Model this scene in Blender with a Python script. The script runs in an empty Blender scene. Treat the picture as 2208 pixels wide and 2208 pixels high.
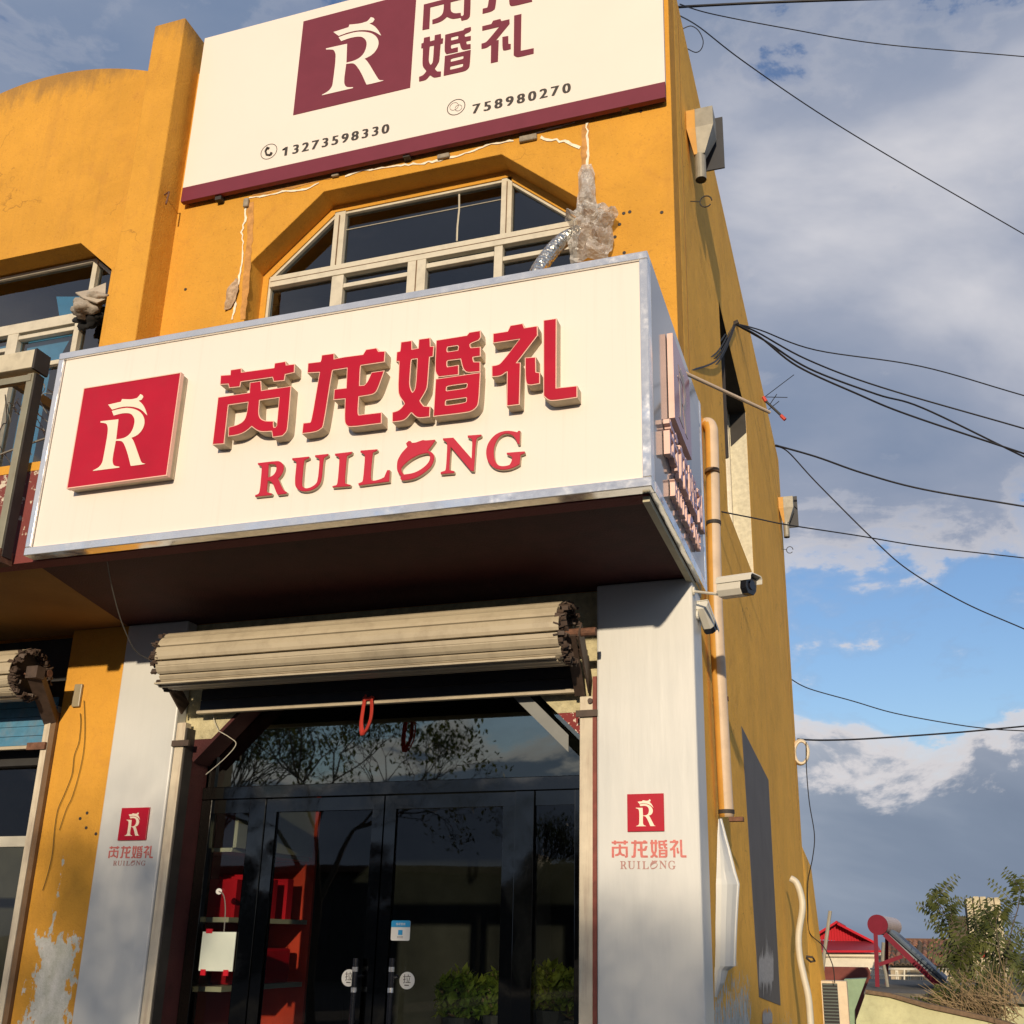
import bpy, bmesh, math, random
from mathutils import Vector, Matrix, noise
from mathutils.geometry import tessellate_polygon
S = bpy.context.scene
COL = S.collection
rnd = random.Random(7)
R = math.radians

# ------------------------------------------------------------------ camera
RC = ((0.95729119, 0.28890194, 0.01136826),     # camera right in world axes
      (-0.0795193, 0.30088694, -0.95033875),    # camera down
      (-0.27797527, 0.90884692, 0.3110097))     # camera forward
FPX, CX, CY = 2242.103, 1194.963, 1289.471      # focal length and principal point for a 2208 px wide picture
CAM = Vector((0.0, 0.0, 1.6))
cam = bpy.data.cameras.new('camera')
camo = bpy.data.objects.new('camera', cam)
COL.objects.link(camo)
cam.sensor_width = 36.0
cam.lens = FPX / 2208 * 36.0
cam.shift_x = -(CX - 1104) / 2208
cam.shift_y = (CY - 1104) / 2208
cam.clip_start = 0.05
cam.clip_end = 3000
M = Matrix(((RC[0][0], -RC[1][0], -RC[2][0]), (RC[0][1], -RC[1][1], -RC[2][1]), (RC[0][2], -RC[1][2], -RC[2][2])))
camo.matrix_world = Matrix.Translation(CAM) @ M.to_4x4()
S.camera = camo

# ------------------------------------------------------------------ view, world, sun
S.render.engine = 'CYCLES'
S.view_settings.view_transform = 'Standard'
S.view_settings.look = 'None'
S.view_settings.gamma = 1
S.view_settings.use_curve_mapping = False
S.view_settings.exposure = 0.0
S.cycles.max_bounces = 8
S.cycles.transparent_max_bounces = 16
SUN_DIR = Vector((0.165, -1.0, 0.217)).normalized()     # towards the sun
sun = bpy.data.lights.new('sun', 'SUN')
suno = bpy.data.objects.new('sun', sun)
COL.objects.link(suno)
suno.rotation_euler = SUN_DIR.to_track_quat('Z', 'Y').to_euler()
sun.energy = 3.9
sun.angle = R(0.9)
sun.color = (1.0, 0.81, 0.575)

W_ = bpy.data.worlds.new('World')
S.world = W_
W_.use_nodes = True
def build_world():
    nt = W_.node_tree
    nt.nodes.clear()
    N = nt.nodes.new
    L = nt.links.new
    out = N('ShaderNodeOutputWorld')
    sky = N('ShaderNodeTexSky')
    sky.sky_type = 'NISHITA'
    sky.sun_disc = False
    sky.sun_elevation = math.asin(SUN_DIR.z)
    sky.sun_rotation = math.atan2(SUN_DIR.x, SUN_DIR.y)
    sky.air_density = 1.3
    sky.dust_density = 0.4
    sky.ozone_density = 3.0
    bg1 = N('ShaderNodeBackground')
    bg1.inputs[1].default_value = 0.145
    hs = N('ShaderNodeHueSaturation')
    hs.inputs['Saturation'].default_value = 1.05
    L(sky.outputs[0], hs.inputs['Color'])
    tint = N('ShaderNodeMix'); tint.data_type = 'RGBA'; tint.blend_type = 'MULTIPLY'; tint.inputs[0].default_value = 1.0
    L(hs.outputs[0], tint.inputs[6]); tint.inputs[7].default_value = (0.93, 0.90, 1.06, 1)      # clear evening air, a touch bluer
    L(tint.outputs[2], bg1.inputs[0])
    tc = N('ShaderNodeTexCoord')
    sep = N('ShaderNodeSeparateXYZ')
    L(tc.outputs['Generated'], sep.inputs[0])
    def m(op, a, b=None, c=None, clamp=False):
        n = N('ShaderNodeMath'); n.operation = op; n.use_clamp = clamp
        for i, v in enumerate((a, b, c)):
            if v is None: continue
            if isinstance(v, (int, float)): n.inputs[i].default_value = v
            else: L(v, n.inputs[i])
        return n.outputs[0]
    zraw = sep.outputs[2]
    def noi(scale, detail, rough, stretch, seed, dist=0.0):
        mp = N('ShaderNodeMapping')
        mp.inputs['Scale'].default_value = (1, 1, stretch)
        mp.inputs['Location'].default_value = seed
        L(tc.outputs['Generated'], mp.inputs[0])
        n = N('ShaderNodeTexNoise')
        n.inputs['Scale'].default_value = scale
        n.inputs['Detail'].default_value = detail
        n.inputs['Roughness'].default_value = rough
        n.inputs['Distortion'].default_value = dist
        L(mp.outputs[0], n.inputs[0])
        return n.outputs[0]
    def ramp(fac, *stops, interp='LINEAR'):
        r = N('ShaderNodeValToRGB')
        r.color_ramp.interpolation = interp
        e = r.color_ramp.elements
        while len(e) > 1: e.remove(e[-1])
        e[0].position = stops[0][0]
        e[0].color = stops[0][1]
        for p, cc in stops[1:]:
            k = e.new(p); k.color = cc
        L(fac, r.inputs[0])
        return r.outputs[0]
    g = lambda v: (v, v, v, 1)
    n1 = noi(2.4, 6, 0.55, 2.0, (3.1, 0.4, 1.7), 0.3)      # broad cloud masses
    n2 = noi(7.5, 10, 0.6, 1.7, (1.0, 5.0, 2.0), 0.25)     # cumulus edges
    n3 = noi(1.3, 4, 0.5, 2.4, (7.0, 2.0, 4.0))
    n4 = noi(2.1, 3, 0.5, 1.0, (2.3, 8.0, 6.1))
    n5 = noi(5.0, 9, 0.62, 2.6, (9.0, 3.3, 0.5), 0.6)
    z = m('ADD', zraw, m('MULTIPLY', m('SUBTRACT', n4, 0.5), 0.16))
    # height of the sky (sine of elevation) decides how closed the cloud deck is
    bias = ramp(z, (0.0, g(0.80)), (0.10, g(0.78)), (0.155, g(0.57)), (0.20, g(0.385)), (0.27, g(0.385)), (0.335, g(0.47)), (0.43, g(0.71)), (0.7, g(0.66)), (1.0, g(0.60)))
    d = m('ADD', m('ADD', m('MULTIPLY', n1, 0.25), m('MULTIPLY', n2, 0.45)), m('MULTIPLY', n5, 0.30))
    dens = m('ADD', m('MULTIPLY', m('SUBTRACT', d, 0.5), 2.1), m('SUBTRACT', bias, 0.5))
    dens = m('MULTIPLY_ADD', dens, 3.4, 0.50, True)
    cover = ramp(dens, (0.0, g(0)), (0.28, g(0.15)), (0.5, g(0.8)), (0.75, g(1.0)), interp='EASE')
    # colour of the cloud: lilac grey with paler and darker swathes, dark slate near the horizon
    hi = ramp(m('ADD', m('MULTIPLY', n3, 0.6), m('MULTIPLY', n1, 0.4)), (0.36, (0.17, 0.26, 0.44, 1)), (0.45, (0.27, 0.345, 0.50, 1)), (0.54, (0.42, 0.47, 0.60, 1)), (0.62, (0.78, 0.78, 0.84, 1)))
    lo = ramp(n1, (0.32, (0.18, 0.235, 0.345, 1)), (0.52, (0.27, 0.335, 0.45, 1)), (0.68, (0.48, 0.54, 0.64, 1)))
    zz = ramp(z, (0.10, g(0)), (0.30, g(1)), interp='EASE')
    mx = N('ShaderNodeMix'); mx.data_type = 'RGBA'
    L(zz, mx.inputs[0]); L(lo, mx.inputs[6]); L(hi, mx.inputs[7])
    # thin lit rims of the cumulus
    rim = ramp(dens, (0.16, g(0)), (0.40, g(0.9)), (0.70, g(0.8)), (0.995, g(0)), interp='EASE')
    rimz = ramp(z, (0.04, g(0.0)), (0.13, g(1)), (0.29, g(0.9)), (0.40, g(0.15)))
    rf = m('MULTIPLY', rim, rimz)
    mx2 = N('ShaderNodeMix'); mx2.data_type = 'RGBA'
    L(rf, mx2.inputs[0]); L(mx.outputs[2], mx2.inputs[6])
    mx2.inputs[7].default_value = (0.95, 0.90, 0.90, 1)
    bg2 = N('ShaderNodeBackground')
    L(mx2.outputs[2], bg2.inputs[0])
    bg2.inputs[1].default_value = 0.80
    mixs = N('ShaderNodeMixShader')
    L(cover, mixs.inputs[0]); L(bg1.outputs[0], mixs.inputs[1]); L(bg2.outputs[0], mixs.inputs[2])
    L(mixs.outputs[0], out.inputs[0])
build_world()

# ------------------------------------------------------------------ helpers
def W(x, y, X=None, Y=None, Z=None):
    """real place of a sight line's crossing with a plane of the building (metres)"""
    a, b = (x - CX) / FPX, (y - CY) / FPX
    d = Vector([RC[0][i] * a + RC[1][i] * b + RC[2][i] for i in range(3)])
    if X is not None: t = (X - CAM.x) / d.x
    elif Y is not None: t = (Y - CAM.y) / d.y
    else: t = (Z - CAM.z) / d.z
    return CAM + d * t

class MB:
    def __init__(s): s.v = []; s.f = []; s.m = []; s.k = 0
    def mat(s, k): s.k = k; return s
    def face(s, idx): s.f.append(tuple(idx)); s.m.append(s.k)
    def poly(s, pts):
        b = len(s.v); s.v += [tuple(p) for p in pts]; s.face(range(b, b + len(pts))); return s
    def box(s, x0, x1, y0, y1, z0, z1, rot=None, o=None):
        if x0 > x1: x0, x1 = x1, x0
        if y0 > y1: y0, y1 = y1, y0
        if z0 > z1: z0, z1 = z1, z0
        p = [Vector(q) for q in ((x0, y0, z0), (x1, y0, z0), (x1, y1, z0), (x0, y1, z0), (x0, y0, z1), (x1, y0, z1), (x1, y1, z1), (x0, y1, z1))]
        if rot is not None: p = [rot @ q for q in p]
        if o is not None: p = [q + Vector(o) for q in p]
        b = len(s.v); s.v += [tuple(q) for q in p]
        for f in ((0, 3, 2, 1), (4, 5, 6, 7), (0, 1, 5, 4), (1, 2, 6, 5), (2, 3, 7, 6), (3, 0, 4, 7)):
            s.face([b + i for i in f])
        return s
    def bar(s, a, b_, w, h=None, up=(0, 0, 1)):
        a = Vector(a); b_ = Vector(b_); h = h or w
        d = (b_ - a).normalized(); u = Vector(up)
        if abs(d.dot(u)) > 0.97: u = Vector((0, 1, 0))
        r = d.cross(u).normalized(); u = r.cross(d)
        q = []
        for p in (a, b_):
            for sx, sy in ((-1, -1), (1, -1), (1, 1), (-1, 1)):
                q.append(p + r * sx * w / 2 + u * sy * h / 2)
        b = len(s.v); s.v += [tuple(x) for x in q]
        for f in ((0, 3, 2, 1), (4, 5, 6, 7), (0, 1, 5, 4), (1, 2, 6, 5), (2, 3, 7, 6), (3, 0, 4, 7)):
            s.face([b + i for i in f])
        return s
    def tube(s, pts, r, n=8, cap=True, r2=None):
        pts = [Vector(p) for p in pts]
        N = len(pts); b = len(s.v); u = None
        for i, p in enumerate(pts):
            d = (pts[min(i + 1, N - 1)] - pts[max(i - 1, 0)]).normalized()
            if u is None:
                u = Vector((0, 0, 1)) if abs(d.z) < 0.9 else Vector((1, 0, 0))
            u = (u - d * u.dot(d)).normalized()
            w = d.cross(u)
            rr = r if r2 is None else r + (r2 - r) * i / max(1, N - 1)
            for k in range(n):
                a = 2 * math.pi * k / n
                s.v.append(tuple(p + u * math.cos(a) * rr + w * math.sin(a) * rr))
        for i in range(N - 1):
            for k in range(n):
                k2 = (k + 1) % n
                s.face((b + i * n + k, b + i * n + k2, b + (i + 1) * n + k2, b + (i + 1) * n + k))
        if cap:
            s.face([b + k for k in range(n)][::-1]); s.face([b + (N - 1) * n + k for k in range(n)])
        return s
    def prism(s, outer, holes, axis, c0, c1, side_mat=None, caps=(True, True)):
        """polygon (2-D, may have holes) extruded along 'Y' ((x,z) points) or 'X' ((y,z) points) or 'Z'"""
        def P3(q, c):
            if axis == 'Y': return (q[0], c, q[1])
            if axis == 'X': return (c, q[0], q[1])
            return (q[0], q[1], c)
        loops = [list(outer)] + [list(h) for h in holes]
        flat = [q for l in loops for q in l]
        tri = tessellate_polygon([[Vector((q[0], q[1], 0)) for q in l] for l in loops])
        b = len(s.v)
        s.v += [P3(q, c0) for q in flat]; nb = len(flat)
        s.v += [P3(q, c1) for q in flat]
        km = s.k
        if caps[0]:
            for t in tri: s.face([b + i for i in t])
        if side_mat is not None: s.k = side_mat
        if caps[1]:
            for t in tri: s.face([b + nb + i for i in t][::-1])
        o = 0
        for l in loops:
            n = len(l)
            for i in range(n):
                j = (i + 1) % n
                s.face((b + o + i, b + o + j, b + nb + o + j, b + nb + o + i))
            o += n
        s.k = km
        return s

def newmesh(name, mb, mats, smooth=False):
    me = bpy.data.meshes.new(name)
    me.from_pydata(mb.v, [], mb.f)
    if not isinstance(mats, (list, tuple)): mats = [mats]
    for m_ in mats: me.materials.append(m_)
    for p, k in zip(me.polygons, mb.m):
        p.material_index = min(k, len(mats) - 1)
        p.use_smooth = smooth
    me.validate()
    bm = bmesh.new(); bm.from_mesh(me)
    bmesh.ops.recalc_face_normals(bm, faces=bm.faces)
    bm.to_mesh(me); bm.free()
    return me

def tag(o, label=None, cat=None, group=None, kind=None):
    if label: o['label'] = label
    if cat: o['category'] = cat
    if group: o['group'] = group
    if kind: o['kind'] = kind
    return o
def thing(name, label, cat, loc=(0, 0, 0), group=None):
    o = bpy.data.objects.new(name, None); COL.objects.link(o)
    o.location = loc; o.empty_display_size = 0.2
    return tag(o, label, cat, group)
def part(name, mb, mats, parent=None, smooth=False, bevel=0, label=None, kind=None):
    """mesh given in world coordinates, hung under its thing (or under a part)"""
    o = bpy.data.objects.new(name, newmesh(name, mb, mats, smooth)); COL.objects.link(o)
    if parent is not None:
        o.parent = parent
        L = Vector((0, 0, 0)); p = parent
        while p is not None: L += p.location; p = p.parent
        o.location = -L
    if bevel:
        b = o.modifiers.new('bevel', 'BEVEL'); b.width = bevel; b.segments = 2; b.limit_method = 'ANGLE'
    return tag(o, label=label, kind=kind)
def single(name, mb, mats, label, cat, group=None, smooth=False, bevel=0):
    o = part(name, mb, mats, None, smooth, bevel)
    return tag(o, label, cat, group)
def struct(name, mb, mats, **k):
    o = part(name, mb, mats, None, **k); o['kind'] = 'structure'; return o

# ------------------------------------------------------------------ materials
def newmat(name):
    m_ = bpy.data.materials.new(name); m_.use_nodes = True
    nt = m_.node_tree; nt.nodes.clear()
    o = nt.nodes.new('ShaderNodeOutputMaterial'); b = nt.nodes.new('ShaderNodeBsdfPrincipled')
    nt.links.new(b.outputs[0], o.inputs[0])
    return m_, nt, b, o
class NT:
    def __init__(s, nt): s.nt = nt
    def n(s, t, **k):
        x = s.nt.nodes.new(t)
        for a, v in k.items():
            if a in ('operation', 'use_clamp', 'blend_type', 'data_type', 'feature', 'interpolation_type', 'distance', 'invert', 'wave_type', 'bands_direction'): setattr(x, a, v)
        return x
    def l(s, a, b): s.nt.links.new(a, b)
    def co(s, sc=(1, 1, 1), loc=(0, 0, 0), rot=(0, 0, 0)):
        t = s.n('ShaderNodeTexCoord'); m_ = s.n('ShaderNodeMapping')
        m_.inputs['Scale'].default_value = sc; m_.inputs['Location'].default_value = loc; m_.inputs['Rotation'].default_value = rot
        s.l(t.outputs['Object'], m_.inputs[0]); return m_.outputs[0]
    def noise(s, scale, detail=4, rough=0.55, sc=(1, 1, 1), loc=(0, 0, 0), dist=0.0):
        x = s.n('ShaderNodeTexNoise'); x.inputs['Scale'].default_value = scale; x.inputs['Detail'].default_value = detail
        x.inputs['Roughness'].default_value = rough; x.inputs['Distortion'].default_value = dist
        s.l(s.co(sc, loc), x.inputs[0]); return x.outputs[0]
    def ramp(s, f, *st):
        r = s.n('ShaderNodeValToRGB'); e = r.color_ramp.elements
        while len(e) > 1: e.remove(e[-1])
        st = [(p, (c, c, c, 1) if isinstance(c, (int, float)) else (tuple(c) + (1,) if len(c) == 3 else c)) for p, c in st]
        e[0].position = st[0][0]; e[0].color = st[0][1]
        for p, c in st[1:]:
            k = e.new(p); k.color = c
        s.l(f, r.inputs[0]); return r.outputs[0]
    def mix(s, f, a, b, blend='MIX'):
        x = s.n('ShaderNodeMix', data_type='RGBA', blend_type=blend)
        for i, v in ((0, f), (6, a), (7, b)):
            if isinstance(v, (int, float)): x.inputs[i].default_value = v
            elif isinstance(v, (tuple, list)): x.inputs[i].default_value = tuple(v) + ((1,) if len(v) == 3 else ())
            else: s.l(v, x.inputs[i])
        return x.outputs[2]
    def math(s, op, a, b=None, clamp=False):
        x = s.n('ShaderNodeMath', operation=op, use_clamp=clamp)
        for i, v in enumerate((a, b)):
            if v is None: continue
            if isinstance(v, (int, float)): x.inputs[i].default_value = v
            else: s.l(v, x.inputs[i])
        return x.outputs[0]
    def bump(s, h, strength, dist, bsdf):
        x = s.n('ShaderNodeBump'); x.inputs['Strength'].default_value = strength; x.inputs['Distance'].default_value = dist
        s.l(h, x.inputs['Height']); s.l(x.outputs[0], bsdf.inputs['Normal']); return x
def simple(name, col, rough=0.6, metal=0.0, var=0.12, vs=6.0, bump=0.0, bs=60, spec=0.5, coat=0.0, dirt=0.0, dirtcol=(0.06, 0.045, 0.03), streak=False):
    m_, nt, b, o = newmat(name); t = NT(nt)
    c = tuple(col)
    dk = tuple(x * (1 - var) for x in c); lt = tuple(min(1, x * (1 + var)) for x in c)
    base = t.mix(t.ramp(t.noise(vs, 5, 0.6), (0.3, 0.0), (0.7, 1.0)), dk, lt)
    if dirt:
        sc = (9, 9, 0.7) if streak else (1, 1, 1)
        dn = t.noise(3.0 if streak else 9.0, 6, 0.65, sc=sc, loc=(3, 1, 2))
        base = t.mix(t.math('MULTIPLY', t.ramp(dn, (0.48, 0.0), (0.72, 1.0)), dirt), base, dirtcol)
    t.l(base, b.inputs['Base Color'])
    b.inputs['Roughness'].default_value = rough; b.inputs['Metallic'].default_value = metal
    b.inputs['Specular IOR Level'].default_value = spec
    if coat: b.inputs['Coat Weight'].default_value = coat; b.inputs['Coat Roughness'].default_value = 0.06
    if bump: t.bump(t.noise(bs, 4, 0.6), bump, 0.01, b)
    return m_

def render_mat(name, base=(0.675, 0.338, 0.046), peel=None, streaks=1.0):
    """painted rough render; peel = list of (x0,x1,y0,y1,z0,z1,soft) boxes where the paint has come off to white"""
    m_, nt, b, o = newmat(name); t = NT(nt)
    big = t.noise(1.3, 6, 0.6)
    c = t.mix(t.ramp(big, (0.3, 0.0), (0.7, 1.0)), tuple(x * 0.86 for x in base), tuple(min(1, x * 1.07) for x in base))
    mid = t.noise(7, 6, 0.65, loc=(5, 0, 2))
    c = t.mix(t.math('MULTIPLY', t.ramp(mid, (0.52, 0.0), (0.75, 1.0)), 0.25), c, (0.62, 0.30, 0.06))
    st = t.noise(1.0, 7, 0.62, sc=(5.5, 5.5, 0.35), loc=(1, 4, 0))
    c = t.mix(t.math('MULTIPLY', t.ramp(st, (0.54, 0.0), (0.74, 1.0)), 0.22 * streaks), c, (0.34, 0.17, 0.05))
    sp = t.noise(36, 4, 0.75, loc=(2, 2, 2))
    c = t.mix(t.math('MULTIPLY', t.ramp(sp, (0.58, 0.0), (0.70, 1.0)), 0.5), c, (0.38, 0.17, 0.035))
    pt = t.noise(2.6, 8, 0.7, loc=(3, 8, 8), dist=0.8)
    c = t.mix(t.math('MULTIPLY', t.ramp(pt, (0.50, 0.0), (0.56, 1.0)), 0.20), c, tuple(min(1, x * 1.14) for x in base))
    c = t.mix(t.math('MULTIPLY', t.ramp(t.noise(3.4, 9, 0.72, loc=(9, 2, 5), dist=1.0), (0.55, 0.0), (0.66, 1.0)), 0.22), c, (0.46, 0.20, 0.045))
    vo = t.n('ShaderNodeTexVoronoi', feature='DISTANCE_TO_EDGE'); vo.inputs['Scale'].default_value = 0.75
    wv = t.n('ShaderNodeTexNoise'); wv.inputs['Scale'].default_value = 2.2; wv.inputs['Detail'].default_value = 7
    cc_ = t.co(); t.l(cc_, wv.inputs[0]); ad = t.n('ShaderNodeMix', data_type='RGBA', blend_type='LINEAR_LIGHT'); ad.inputs[0].default_value = 0.45
    t.l(cc_, ad.inputs[6]); t.l(wv.outputs['Color'], ad.inputs[7]); t.l(ad.outputs[2], vo.inputs[0])
    crk = t.math('MULTIPLY', t.ramp(vo.outputs['Distance'], (0.0, 1.0), (0.006, 0.0)), t.ramp(t.noise(0.9, 3, 0.5, loc=(6, 6, 2)), (0.54, 0.0), (0.62, 0.6)))
    c = t.mix(crk, c, (0.20, 0.09, 0.025))
    tcz = t.n('ShaderNodeTexCoord'); sz_ = t.n('ShaderNodeSeparateXYZ'); t.l(tcz.outputs['Object'], sz_.inputs[0])
    topd = t.math('MULTIPLY', t.ramp(t.math('ADD', t.math('MULTIPLY', t.math('SUBTRACT', sz_.outputs[2], 9.45), 1.2), t.noise(4, 8, 0.7, sc=(2, 2, 0.6), loc=(2, 2, 7))), (0.55, 0.0), (0.85, 1.0)), 0.55)
    c = t.mix(topd, c, (0.17, 0.11, 0.06))
    pits = t.noise(20, 6, 0.78, loc=(8, 3, 1))
    c = t.mix(t.math('MULTIPLY', t.ramp(pits, (0.655, 0.0), (0.70, 1.0)), 0.60), c, (0.20, 0.10, 0.03))
    if peel:
        tc = t.n('ShaderNodeTexCoord'); sep = t.n('ShaderNodeSeparateXYZ'); t.l(tc.outputs['Object'], sep.inputs[0])
        tot = None
        for (x0, x1, y0, y1, z0, z1, s_) in peel:
            f = 1.0
            for ax, (a, d) in enumerate(((x0, x1), (y0, y1), (z0, z1))):
                if a is None: continue
                lo = t.math('DIVIDE', t.math('SUBTRACT', sep.outputs[ax], a), s_)
                hi = t.math('DIVIDE', t.math('SUBTRACT', d, sep.outputs[ax]), s_)
                mm = t.math('MINIMUM', lo, hi)
                f = mm if isinstance(f, float) else t.math('MINIMUM', f, mm)
            tot = f if tot is None else t.math('MAXIMUM', tot, f)
        nn = t.math('MULTIPLY', t.math('SUBTRACT', t.noise(11, 8, 0.66, sc=(1.6, 1.6, 0.8), loc=(0, 9, 4)), 0.5), 3.2)
        k = t.ramp(t.math('ADD', tot, nn), (0.44, 0.0), (0.52, 1.0))
        wn = t.noise(9, 7, 0.7, sc=(1.5, 1.5, 1), loc=(4, 4, 4))
        wc = t.mix(t.ramp(wn, (0.35, 0.0), (0.65, 1.0)), (0.44, 0.46, 0.40), (0.66, 0.66, 0.63))
        wc = t.mix(t.ramp(t.noise(22, 6, 0.75, loc=(1, 7, 7)), (0.60, 0.0), (0.68, 1.0)), wc, (0.30, 0.24, 0.15))
        c = t.mix(k, c, wc)
    t.l(c, b.inputs['Base Color'])
    b.inputs['Roughness'].default_value = 0.82
    b.inputs['Specular IOR Level'].default_value = 0.25
    h1 = t.noise(60, 4, 0.7); h2 = t.noise(5, 5, 0.6, loc=(2, 6, 1))
    h = t.math('ADD', t.math('MULTIPLY', h1, 0.5), t.math('MULTIPLY', h2, 1.1))
    t.bump(h, 0.85, 0.014, b)
    return m_

YEL = render_mat('yellow_render')
YELR = render_mat('yellow_roughcast', base=(0.78, 0.37, 0.05), streaks=1.3)
YELP = render_mat('yellow_render_peeling', peel=[(-5.93, -5.44, 6.3, 7.0, 0.2, 1.62, 0.16), (-5.80, -5.70, 6.3, 7.0, 1.3, 2.15, 0.14)])
YELS = render_mat('yellow_side_wall', base=(0.92, 0.50, 0.080), peel=[(-2, 0, 6.7, 9.2, -1, 1.45, 0.5), (-2, 0, 9.4, 13.0, -1, 0.9, 0.5)], streaks=0.6)  # base lifted above the front wall's to make up for weak side light
MAROON = simple('maroon_paint', (0.058, 0.010, 0.011), 0.75, bump=0.6, bs=90, var=0.2)
def flaky():
    m_, nt, b, o = newmat('flaking_maroon'); t = NT(nt)
    n1 = t.noise(16, 8, 0.7); zt = t.n('ShaderNodeTexCoord'); sep = t.n('ShaderNodeSeparateXYZ'); t.l(zt.outputs['Object'], sep.inputs[0])
    up = t.math('MULTIPLY', t.math('SUBTRACT', sep.outputs[2], 4.25), 0.35)
    k = t.ramp(t.math('ADD', n1, up), (0.60, 0.0), (0.63, 1.0))
    c = t.mix(k, t.mix(t.noise(5), (0.17, 0.032, 0.030), (0.22, 0.05, 0.045)), (0.62, 0.55, 0.44))
    t.l(c, b.inputs['Base Color']); b.inputs['Roughness'].default_value = 0.8
    t.bump(t.noise(60), 0.5, 0.01, b); return m_
FLAKY = flaky()
def speckle():
    m_, nt, b, o = newmat('speckled_maroon'); t = NT(nt)
    k = t.ramp(t.noise(38, 6, 0.6), (0.57, 0.0), (0.60, 1.0))
    t.l(t.mix(k, (0.22, 0.03, 0.03), (0.72, 0.6, 0.5)), b.inputs['Base Color']); b.inputs['Roughness'].default_value = 0.8
    return m_
SPECK = speckle()
PLASTER = simple('cream_roughcast', (0.52, 0.47, 0.29), 0.85, bump=1.0, bs=45, var=0.25, vs=18)
PLAST2 = simple('cream_jamb_render', (0.62, 0.58, 0.44), 0.85, bump=0.7, bs=35, var=0.15, vs=22)
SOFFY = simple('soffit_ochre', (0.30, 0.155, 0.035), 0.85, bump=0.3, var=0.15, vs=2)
CREAM = None
def board_mat():
    m_, nt, b, o = newmat('cream_sign_panel'); t = NT(nt)
    c = t.mix(t.ramp(t.noise(0.9, 3), (0.3, 0.0), (0.7, 1.0)), (0.81, 0.745, 0.675), (0.84, 0.77, 0.695))
    st = t.noise(1.0, 6, 0.6, sc=(26, 26, 0.45), loc=(3, 0, 1))
    c = t.mix(t.math('MULTIPLY', t.ramp(st, (0.54, 0.0), (0.72, 1.0)), 0.15), c, (0.52, 0.46, 0.38))
    c = t.mix(t.math('MULTIPLY', t.ramp(t.noise(17, 7, 0.7, loc=(4, 1, 1)), (0.62, 0.0), (0.75, 1.0)), 0.12), c, (0.45, 0.38, 0.28))
    t.l(c, b.inputs['Base Color']); b.inputs['Roughness'].default_value = 0.32
    b.inputs['Specular IOR Level'].default_value = 0.45
    t.bump(t.noise(1.6, 2), 0.12, 0.02, b)
    return m_
CREAM = board_mat()
VINYL = simple('cream_vinyl', (0.82, 0.745, 0.665), 0.5, var=0.02, vs=1)
SIDEP = simple('grey_sheen_side_panel', (0.30, 0.30, 0.30), 0.07, var=0.03, vs=1, spec=0.9)  # cream panel; its grazing sky reflection is put into the colour as grey
REDF = simple('red_acrylic', (0.45, 0.007, 0.028), 0.30, var=0.10, vs=2.5, spec=0.3, dirt=0.10, dirtcol=(0.25, 0.05, 0.05))
REDL = simple('red_letter_face', (0.50, 0.008, 0.035), 0.45, var=0.04)
TANS = simple('tan_letter_side', (0.56, 0.46, 0.32), 0.55, var=0.10, vs=9, dirt=0.25)
PALE = simple('pale_edge_trim', (0.86, 0.52, 0.42), 0.4, var=0.02)
WHITE_L = simple('cream_letter', (0.86, 0.76, 0.60), 0.4, var=0.02)
MARV = simple('wine_red_vinyl', (0.175, 0.030, 0.050), 0.5, var=0.05, spec=0.25)
PRINT = simple('dark_print', (0.05, 0.04, 0.032), 0.5, var=0.0)
PRINTR = simple('faded_red_print', (0.58, 0.15, 0.13), 0.5, var=0.2, vs=40)
PRINTB = simple('faded_brown_print', (0.42, 0.22, 0.20), 0.5, var=0.2, vs=40)
def chrome_mat(name, col=(0.75, 0.76, 0.78), rough=0.09, amp=0.35, sc=3.0):
    m_, nt, b, o = newmat(name); t = NT(nt)
    b.inputs['Base Color'].default_value = tuple(col) + (1,); b.inputs['Metallic'].default_value = 0.78 if name == 'chrome_trim' else 1.0
    t.l(t.ramp(t.noise(30, 4), (0.3, rough * 0.6), (0.7, rough * 1.5)), b.inputs['Roughness'])
    t.bump(t.noise(sc, 1.0, 0.4, sc=(1, 1, 1)), amp, 0.03, b)
    return m_
CHROME = chrome_mat('chrome_trim', (0.90, 0.89, 0.87), 0.18, 0.9, 3.2)
BLACKST = chrome_mat('black_mirror_steel', (0.10, 0.10, 0.095), 0.06, 0.30, 2.4)
FOIL = chrome_mat('foil_duct', (0.66, 0.65, 0.60), 0.30, 0.6, 26)
GALV = simple('galvanised_sheet', (0.30, 0.29, 0.25), 0.55, metal=0.3, var=0.15, vs=14)
DARKM = simple('dark_weathered_steel', (0.035, 0.03, 0.028), 0.7, var=0.3)
RUST = simple('rusty_steel', (0.16, 0.075, 0.045), 0.8, var=0.35, vs=25, bump=0.5)
BRACK = simple('brown_bracket_steel', (0.075, 0.05, 0.038), 0.65, var=0.3, vs=20)
SLAT = simple('beige_shutter_slat', (0.47, 0.41, 0.30), 0.45, var=0.06, vs=2, dirt=0.28, dirtcol=(0.16, 0.11, 0.07))
SLATD = simple('shaded_shutter_slat', (0.010, 0.014, 0.024), 0.5, var=0.2)  # shadow of the roll put into the colour of the hanging slats
SLATB = simple('blue_shutter_slat', (0.07, 0.22, 0.36), 0.5, var=0.15, vs=18, dirt=0.5, dirtcol=(0.2, 0.22, 0.24))
RAIL = simple('cream_guide_rail', (0.62, 0.55, 0.42), 0.5, var=0.10, vs=8, dirt=0.4, dirtcol=(0.25, 0.13, 0.08), streak=True)
RAILB = simple('brown_rail_side', (0.17, 0.10, 0.05), 0.6, var=0.2)
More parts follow.
